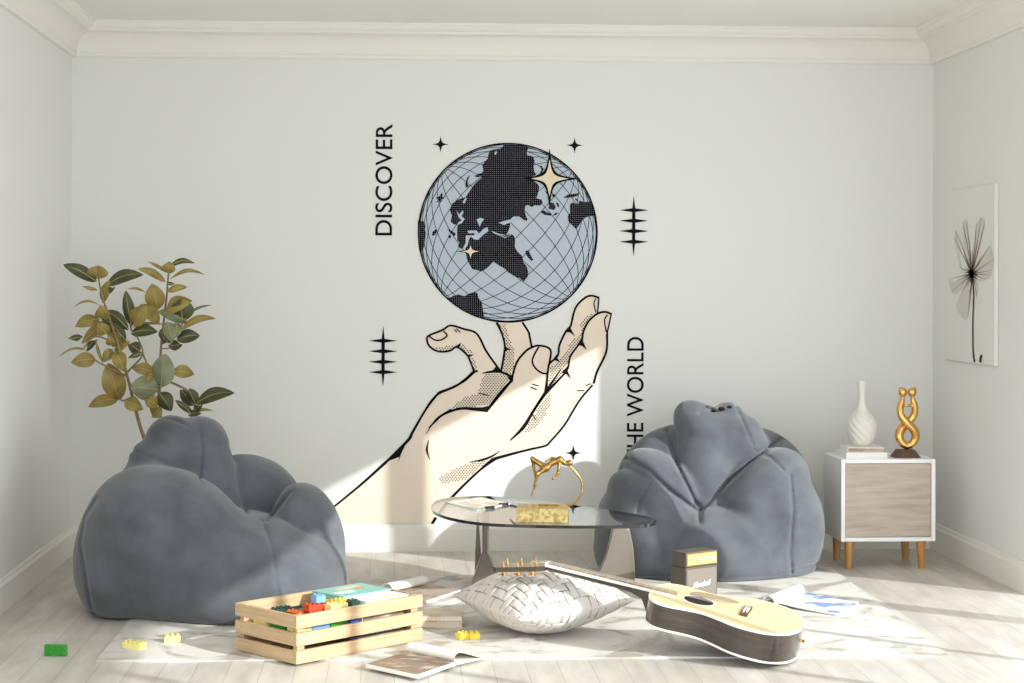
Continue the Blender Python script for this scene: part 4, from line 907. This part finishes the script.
g = G(); sheet(g, A0, B0, [(0, .006), (.15, .004)], .004); g.build('back_leaf', 'paper', mt, world=True)
# blue magazine right
mt = thing('open_magazine', 'open magazine with blue pictures and a rolled page before the right bean bag', 'magazine', atZ(815, 603, RUG))
c1, c2, c3, c4 = atZ(776, 606, RUG), atZ(838, 614, RUG), atZ(862, 601, RUG), atZ(802, 594, RUG)
g = G(); NN = 14
V = []; 
for lay in (0, .004):
    for i in range(NN+1):
        u = i/NN; hz = .012*math.exp(-(u/.25)**2)+.008+.003*math.sin(u*5)
        for a_, b_ in ((c1, c2), (c4, c3)): p = a_*(1-u)+b_*u; V.append((p.x, p.y, RUG+hz-lay))
K = 2*(NN+1)
g.add(V, [(2*i, 2*i+1, 2*i+3, 2*i+2) for i in range(NN)]+[(K+2*i, K+2*i+2, K+2*i+3, K+2*i+1) for i in range(NN)]+[(2*i, 2*i+2, K+2*i+2, K+2*i) for i in range(NN)]+[(2*i+1, K+2*i+1, K+2*i+3, 2*i+3) for i in range(NN)]+[(0, K, K+1, 1), (2*NN, 2*NN+1, K+2*NN+1, K+2*NN)])
g.build('picture_page', 'blueprint', mt, world=True, smooth=True, angle=50)
e0, e1 = atZ(770, 607, RUG), atZ(801, 594.5, RUG); ax_ = (e1-e0).normalized(); nn_ = Vector((-ax_.y, ax_.x, 0)); g = G(); K = 22; V = []
for rr_ in (.0235, .0215):
    for i in range(K+1):
        t = -1.4+i/K*(2*math.pi-.3); off = nn_*(-math.cos(t+1.57)*rr_)*-1+Vector((0, 0, rr_*math.sin(t+1.57)+.024))
        for e in (e0, e1): V.append(e+off)
g.add(V, [(2*i, 2*i+1, 2*i+3, 2*i+2) for i in range(K)]+[(2*(K+1)+2*i, 2*(K+1)+2*i+2, 2*(K+1)+2*i+3, 2*(K+1)+2*i+1) for i in range(K)]+[(2*i, 2*i+2, 2*(K+1)+2*i+2, 2*(K+1)+2*i) for i in range(K)])
g.build('rolled_page', 'paper', mt, world=True, smooth=True, angle=60)
# magazines behind the crate
mt = thing('open_magazine', 'open magazine with a brown page and a rolled white leaf lying behind the crate', 'magazine', atZ(425, 592, RUG))
B4 = [atZ(x, y, RUG+.01) for x, y in ((388, 590), (428, 601), (462, 590), (424, 582))]
g = G(); g.add([(p.x, p.y, RUG) for p in B4]+[(p.x, p.y, RUG+.010) for p in B4], [(3, 2, 1, 0), (4, 5, 6, 7)]+[(i, (i+1) % 4, 4+(i+1) % 4, 4+i) for i in range(4)]); g.build('page_block', 'paper', mt, world=True)
g = G(); cc = sum(B4, Vector())/4; g.add([(cc.x+(p.x-cc.x)*.97, cc.y+(p.y-cc.y)*.97, RUG+.0106) for p in B4], [(0, 1, 2, 3)]); g.build('photo_page', 'brownprint', mt, world=True)
g = G(); e0, e1 = atZ(388, 588, RUG+.03), atZ(424, 580, RUG+.03); K = 16; V = []
ax_ = (e1-e0).normalized(); nn_ = Vector((-ax_.y, ax_.x, 0))
for rr_ in (.018, .016):
    for i in range(K+1):
        t = i/K*4.4-.4; off = nn_*(math.cos(t)*rr_*1.6)+Vector((0, 0, rr_*math.sin(t)-.001))
        for e in (e0, e1): V.append(e+off)
g.add(V, [(2*i, 2*i+1, 2*i+3, 2*i+2) for i in range(K)]+[(2*(K+1)+2*i, 2*(K+1)+2*i+2, 2*(K+1)+2*i+3, 2*(K+1)+2*i+1) for i in range(K)]+[(2*i, 2*i+2, 2*(K+1)+2*i+2, 2*(K+1)+2*i) for i in range(K)])
g.build('rolled_leaf', 'paper', mt, world=True, smooth=True)
# stack of two books right of the crate
k0 = atZ(466, 628, RUG)
kb = book('book', 'tan book lying on the rug between crate and cushion, lower of the two', 'book', (k0.x-.26, k0.y+.01), .255, .17, .022, -.04, 'sand', RUG, pages='pageedge')
kb2 = book('book', 'sand-coloured book lying on top of the tan book beside the crate', 'book', (k0.x-.245, k0.y+.018), .24, .155, .018, -.02, 'sand', RUG+.0222, pages='paper')
a = G()
for i in range(14): a.tube([(.02+i*.015, .0025, .009), (.02+i*.015, -.0004, .009)], .0014, 6)
a.build('ring_binding_dots', 'brownprint', kb2)
pp = thing('paper_sheet', 'loose white sheet lying across the rug between the rolled magazine and the sand book', 'paper', atZ(440, 600, RUG))
B4 = [atZ(x, y, .034) for x, y in ((424, 602), (430, 605), (462, 595), (456, 592.5))]
g = G(); g.add([(p.x, p.y, RUG+.0005) for p in B4]+[(p.x, p.y, RUG+.0025) for p in B4], [(3, 2, 1, 0), (4, 5, 6, 7)]+[(i, (i+1) % 4, 4+(i+1) % 4, 4+i) for i in range(4)]); g.build('sheet', 'paper', pp, world=True)

# ================================================================== AMPLIFIER
af, ar_ = atZ(687, 604, RUG), atZ(718.5, 599.5, RUG)
e_ = ar_-af; AW = e_.length; aa = math.atan2(e_.y, e_.x); AH = .202; AD = .09
am = thing('guitar_amplifier', 'small grey mini amplifier stack with gold control panel behind the guitar', 'amplifier', (af.x, af.y, RUG), aa)
HH = .143
G().b2((0, 0, 0), (AW, AD, HH)).build('speaker_box', 'vinyl', am, bevel=.002)
G().b2((.006, -.002, .006), (AW-.006, .001, HH-.008)).build('grille_cloth', 'grille', am, bevel=.001)
G().b2((0, .0, HH+.0015), (AW, AD-.006, AH)).build('head_box', 'vinyl', am, bevel=.002)
G().b2((.005, -.002, HH+.007), (AW-.005, .001, AH-.006)).build('control_surround', 'ampgold', am)
cp = G().b2((.008, -.0035, HH+.010), (AW-.008, -.0005, AH-.009)).build('control_panel', 'amppanel', am)
for i in range(3): G().tube([(AW*(.40+.2*i), -.0035, (HH+AH)/2), (AW*(.40+.2*i), -.012, (HH+AH)/2)], [.0088, .0076], 18).build('knob', 'knob', am, smooth=True)
G().tube([(AW*.2, -.0035, (HH+AH)/2), (AW*.2, -.006, (HH+AH)/2)], .007, 18).build('input_jack', 'amppanel', am, smooth=True)
V, F = text_mesh('Marshall', .01, .35, .015); sc_ = AW*.56/V[:, 0].max()
a = G(); a.add([(AW*.22+v[0]*sc_, -.0026-v[2]*.03, .062+v[1]*sc_*1.15+v[0]*sc_*.06) for v in V], F); a.build('logo_lettering', 'white', am)

# ================================================================== WOVEN CUSHION
def cushion():
    Nn = 300; hs = .243
    t = thing('woven_cushion', 'white basket-woven cushion lying on the rug under the guitar headstock', 'cushion', (.62, 6.13, RUG))
    R3 = np.array(Matrix.Rotation(R_(-2), 3, 'Y') @ Matrix.Rotation(R_(3), 3, 'X') @ Matrix.Rotation(R_(27), 3, 'Z'))
    c_ = atY(544, 600, 6.13); t.location.x = c_.x; ROOTM[t.name] = Matrix.Translation((c_.x, 6.13, RUG))
    u = np.sin(np.linspace(-1, 1, Nn)*math.pi/2); U, V_ = np.meshgrid(u, u, indexing='ij')
    prof = ((1-U**2).clip(0)*(1-V_**2).clip(0))**.6
    X = U*hs*(1-.08*(1-U**2)*(V_**2)); Y = V_*hs*(1-.08*(1-V_**2)*(U**2))
    cell = .030; q = X/cell+100.3; r = Y/cell+100.3; i = np.floor(q).astype(int); j = np.floor(r).astype(int); fu, fv = q-i, r-j; m = (i-j) % 4
    hor = m < 2; L = np.where(hor, np.where(m == 1, fu+1, fu), np.where(m == 2, fv+1, fv)); Wd = np.where(hor, fv, fu)
    b = np.minimum(np.clip(np.minimum(Wd, 1-Wd)/.13, 0, 1), np.clip(np.minimum(L, 2-L)/.13, 0, 1)); b = b*b*(3-2*b)
    bump = .006*b-.006+.0022*np.sin(np.clip(L/2, 0, 1)*math.pi)+.0008*np.sin(np.clip(Wd, 0, 1)*math.pi)
    Vs = []; Fs = []
    for s_ in (1, -1):
        Z = s_*(.114*prof+(bump*np.clip(prof*3, 0, 1)))
        Vs.append(np.stack([X, Y, Z], -1).reshape(-1, 3))
        I, Jx = np.meshgrid(np.arange(Nn-1), np.arange(Nn-1), indexing='ij'); a_ = (I*Nn+Jx).ravel()+(0 if s_ == 1 else Nn*Nn)
        qd = np.stack([a_, a_+Nn, a_+Nn+1, a_+1], 1); Fs.append(qd if s_ == 1 else qd[:, ::-1])
    P = np.concatenate(Vs) @ R3.T; P[:, 2] -= P[:, 2].min(); F = np.concatenate(Fs)
    low = P[:, 2] < .02; P[low, 2] = .02*(P[low, 2]/.02)**2*.5+.5*P[low, 2]
    o = mesh_np('cushion_cover', P, F, 'weave', t); o.data.materials.append(M['weavegap']); bb_ = np.concatenate([b.ravel(), b.ravel()]); pp_ = np.concatenate([prof.ravel()]*2)
    o.data.polygons.foreach_set('material_index', ((bb_[F].mean(1) < .45) & (pp_[F].mean(1) > .05)).astype(np.int32)); return t, P
cush, CP = cushion()

# ================================================================== ACOUSTIC GUITAR
GP = dict(loc=(1.368, 5.636, .1135), yaw=160.27, pitch=-10.256, roll=-2.517, s=1.039)
def guitar():
    s = GP['s']
    R3 = Matrix.Rotation(R_(GP['yaw']), 3, 'Z') @ Matrix.Rotation(R_(GP['pitch']), 3, 'Y') @ Matrix.Rotation(R_(GP['roll']), 3, 'X')
    t = thing('acoustic_guitar', 'acoustic guitar with a pale top and dark sides, its headstock resting on the woven cushion', 'guitar', GP['loc'], R=R3)
    bx = [(0, 0), (.004, .06), (.03, .135), (.08, .185), (.14, .198), (.20, .188), (.26, .155), (.30, .137), (.335, .133), (.37, .139), (.41, .148), (.445, .146), (.475, .125), (.495, .085), (.502, .04), (.503, 0)]
    half = [(p[0]*s, p[1]*s) for p in crom(bx, 4)]
    outl = half+[(x, -y) for x, y in half[-2:0:-1]]
    dep = lambda x: (.112-.022*(x/(.5*s)))*.888
    n_ = len(outl)
    def ring(z_of, grow=1.0): return [(cx_+(x-cx_)*grow, y*grow, z_of(x)) for x, y in outl]
    cx_ = .25*s
    g = G(); g.add(ring(lambda x: 0)+ring(lambda x: -dep(x)), [(i, (i+1) % n_, n_+(i+1) % n_, n_+i) for i in range(n_)]); body = g.build('body_side', 'rosewood', t, smooth=True)
    g = G(); g.add(ring(lambda x: .0015, .985), [tuple(range(n_))]); g.build('soundboard', 'spruce', t)
    g = G(); g.add(ring(lambda x: -dep(x)-.001, .99), [tuple(range(n_))[::-1]]); g.build('back_board', 'rosewood', t)
    for nm, zf_ in (('top_binding', lambda x: -.001), ('back_binding', lambda x: -dep(x))):
        g = G(); V = ring(lambda x: zf_(x)+.0035, .983)+ring(lambda x: zf_(x)+.003, 1.004)+ring(lambda x: zf_(x)-.004, 1.004)+ring(lambda x: zf_(x)-.0045, .983)
        g.add(V, [(k*n_+i, k*n_+(i+1) % n_, ((k+1) % 4)*n_+(i+1) % n_, ((k+1) % 4)*n_+i) for k in range(4) for i in range(n_)]); g.build(nm, 'binding', t, smooth=True)
    sh = .345*s
    g = G(); K = 40
    g.add([(sh+.056*s*math.cos(a), .056*s*math.sin(a), .0022) for a in np.linspace(0, 2*math.pi, K+1)[:-1]]+[(sh+.049*s*math.cos(a), .049*s*math.sin(a), .0022) for a in np.linspace(0, 2*math.pi, K+1)[:-1]], [(i, (i+1) % K, K+(i+1) % K, K+i) for i in range(K)]); g.build('rosette', 'binding', t)
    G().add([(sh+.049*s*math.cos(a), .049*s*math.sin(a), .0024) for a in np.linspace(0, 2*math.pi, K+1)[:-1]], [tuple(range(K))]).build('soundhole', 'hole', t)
    pgd = [(sh-.02, -.052*s), (sh+.03, -.05*s), (sh+.045, -.07*s), (sh+.02, -.11*s), (sh-.05, -.125*s), (sh-.12, -.105*s), (sh-.115, -.07*s), (sh-.07, -.045*s)]
    pgd = [tuple(p) for p in crom(pgd+[pgd[0]], 4)][:-1]
    G().prism([(x, y) for x, y in pgd], .0016, .0034).build('pickguard', 'guard', t)
    g = G(); bxp = .188*s
    g.b2((bxp-.014, -.062*s, .0015), (bxp+.014, .062*s, .0095)); br_ = g.build('bridge', 'plinth', t, bevel=.003)
    G().b2((bxp+.002, -.04*s, .0095), (bxp+.006, .04*s, .014)).build('saddle', 'binding', br_)
    x0, x1 = .42*s, .865*s
    G().add([(x0, -.027*s, .002), (x1, -.021*s, .002), (x1, .021*s, .002), (x0, .027*s, .002), (x0, -.027*s, .0085), (x1, -.021*s, .0085), (x1, .021*s, .0085), (x0, .027*s, .0085)], [(3, 2, 1, 0), (4, 5, 6, 7), (0, 1, 5, 4), (1, 2, 6, 5), (2, 3, 7, 6), (3, 0, 4, 7)]).build('fingerboard', 'fret', t)
    for sg in (-1, 1): G().add([(x0, sg*.027*s, .0), (x1, sg*.021*s, .0), (x1, sg*.0235*s, 0), (x0, sg*.0295*s, 0), (x0, sg*.027*s, .009), (x1, sg*.021*s, .009), (x1, sg*.0235*s, .009), (x0, sg*.0295*s, .009)], [(3, 2, 1, 0), (4, 5, 6, 7), (0, 1, 5, 4), (1, 2, 6, 5), (2, 3, 7, 6), (3, 0, 4, 7)]).build('neck_binding', 'binding', t)
    # neck with rounded back and heel
    secs = []; xs = [.503, .508, .53, .57, .62, .75, .865]; dn = [.085, .08, .038, .024, .021, .019, .018]; wd_ = [.026, .026, .0255, .025, .0245, .0225, .0215]
    V = []; K = 10
    for x, d_, w_ in zip(xs, dn, wd_):
        for k in range(K+1):
            a = math.pi*k/K; V.append((x*s, -w_*s*math.cos(a), .001-d_*s*math.sin(a)**.8))
    g = G(); g.add(V, [(i*(K+1)+k, i*(K+1)+k+1, (i+1)*(K+1)+k+1, (i+1)*(K+1)+k) for i in range(len(xs)-1) for k in range(K)]+[tuple(range(K, -1, -1)), tuple((len(xs)-1)*(K+1)+k for k in range(K+1))]); g.build('neck', 'rosewood', t, smooth=True)
    g = G(); fx = [x1-(x1-.0)*(1-2**(-k/12))*.97 for k in range(1, 20)]
    for f_ in fx:
        if f_ > x0+.01: g.b2((f_-.0008, -.024*s, .0085), (f_+.0008, .024*s, .0096))
    g.build('frets', 'steel', t)
    G().b2((x1, -.0225*s, -.002), (x1+.005, .0225*s, .0125)).build('nut', 'binding', t)
    # headstock tilts back
    H = Matrix.Translation((x1+.004, 0, .002)) @ Matrix.Rotation(R_(14), 4, 'Y')
    hp_ = [(0, -.024), (.03, -.034), (.17, -.037), (.185, -.02), (.18, 0), (.185, .02), (.17, .037), (.03, .034), (0, .024)]
    G().prism([(x*s, y*s) for x, y in hp_], -.017, 0, T=H).build('headstock', 'rosewood', t, bevel=.001)
    for sg in (-1, 1):
        for k in range(3):
            hx = (.045+k*.05)*s; hy = sg*.024*s
            a = G(); p0_ = H @ Vector((hx, hy, 0)); p1_ = H @ Vector((hx, hy, .02)); a.tube([p0_, p1_], .003, 8)
            a.tube([H @ Vector((hx, hy, .0)), H @ Vector((hx, hy, .002))], .006, 10)
            q0_, q1_, q2_ = H @ Vector((hx, sg*.03*s, -.024)), H @ Vector((hx, sg*.052*s, -.024)), H @ Vector((hx, sg*.064*s, -.024)); a.tube([q0_, q1_], .003, 8); a.tube([q1_, q2_], [.008, .007], 10, flat=.5)
            a.tube([H @ Vector((hx, hy, -.017)), H @ Vector((hx, hy, -.03))], .0075, 10)
            a.build('tuning_peg', 'gold', t, smooth=True)
    for k in range(6):
        yb_ = (-.026+.0104*k)*s; yn = (-.017+.0068*k)*s; a = G(); a.tube([(bxp+.004, yb_, .015), (x1+.002, yn, .0135)], .0006, 5); a.tube([(x1+.002, yn, .0135), (x1+.06*s, yn*1.2, -.002)], .0006, 5); a.build('string', 'steel', t)
        G().tube([(bxp-.006, yb_, .009), (bxp-.006, yb_, .0155)], [.0035, .0028], 8).build('bridge_pin', 'binding', t, smooth=True)
    G().tube([(0, 0, -.05), (-.008, 0, -.05), (-.013, 0, -.05)], [.005, .004, .0065], 10).build('strap_button', 'gold', t, smooth=True)
    return t
guitar()
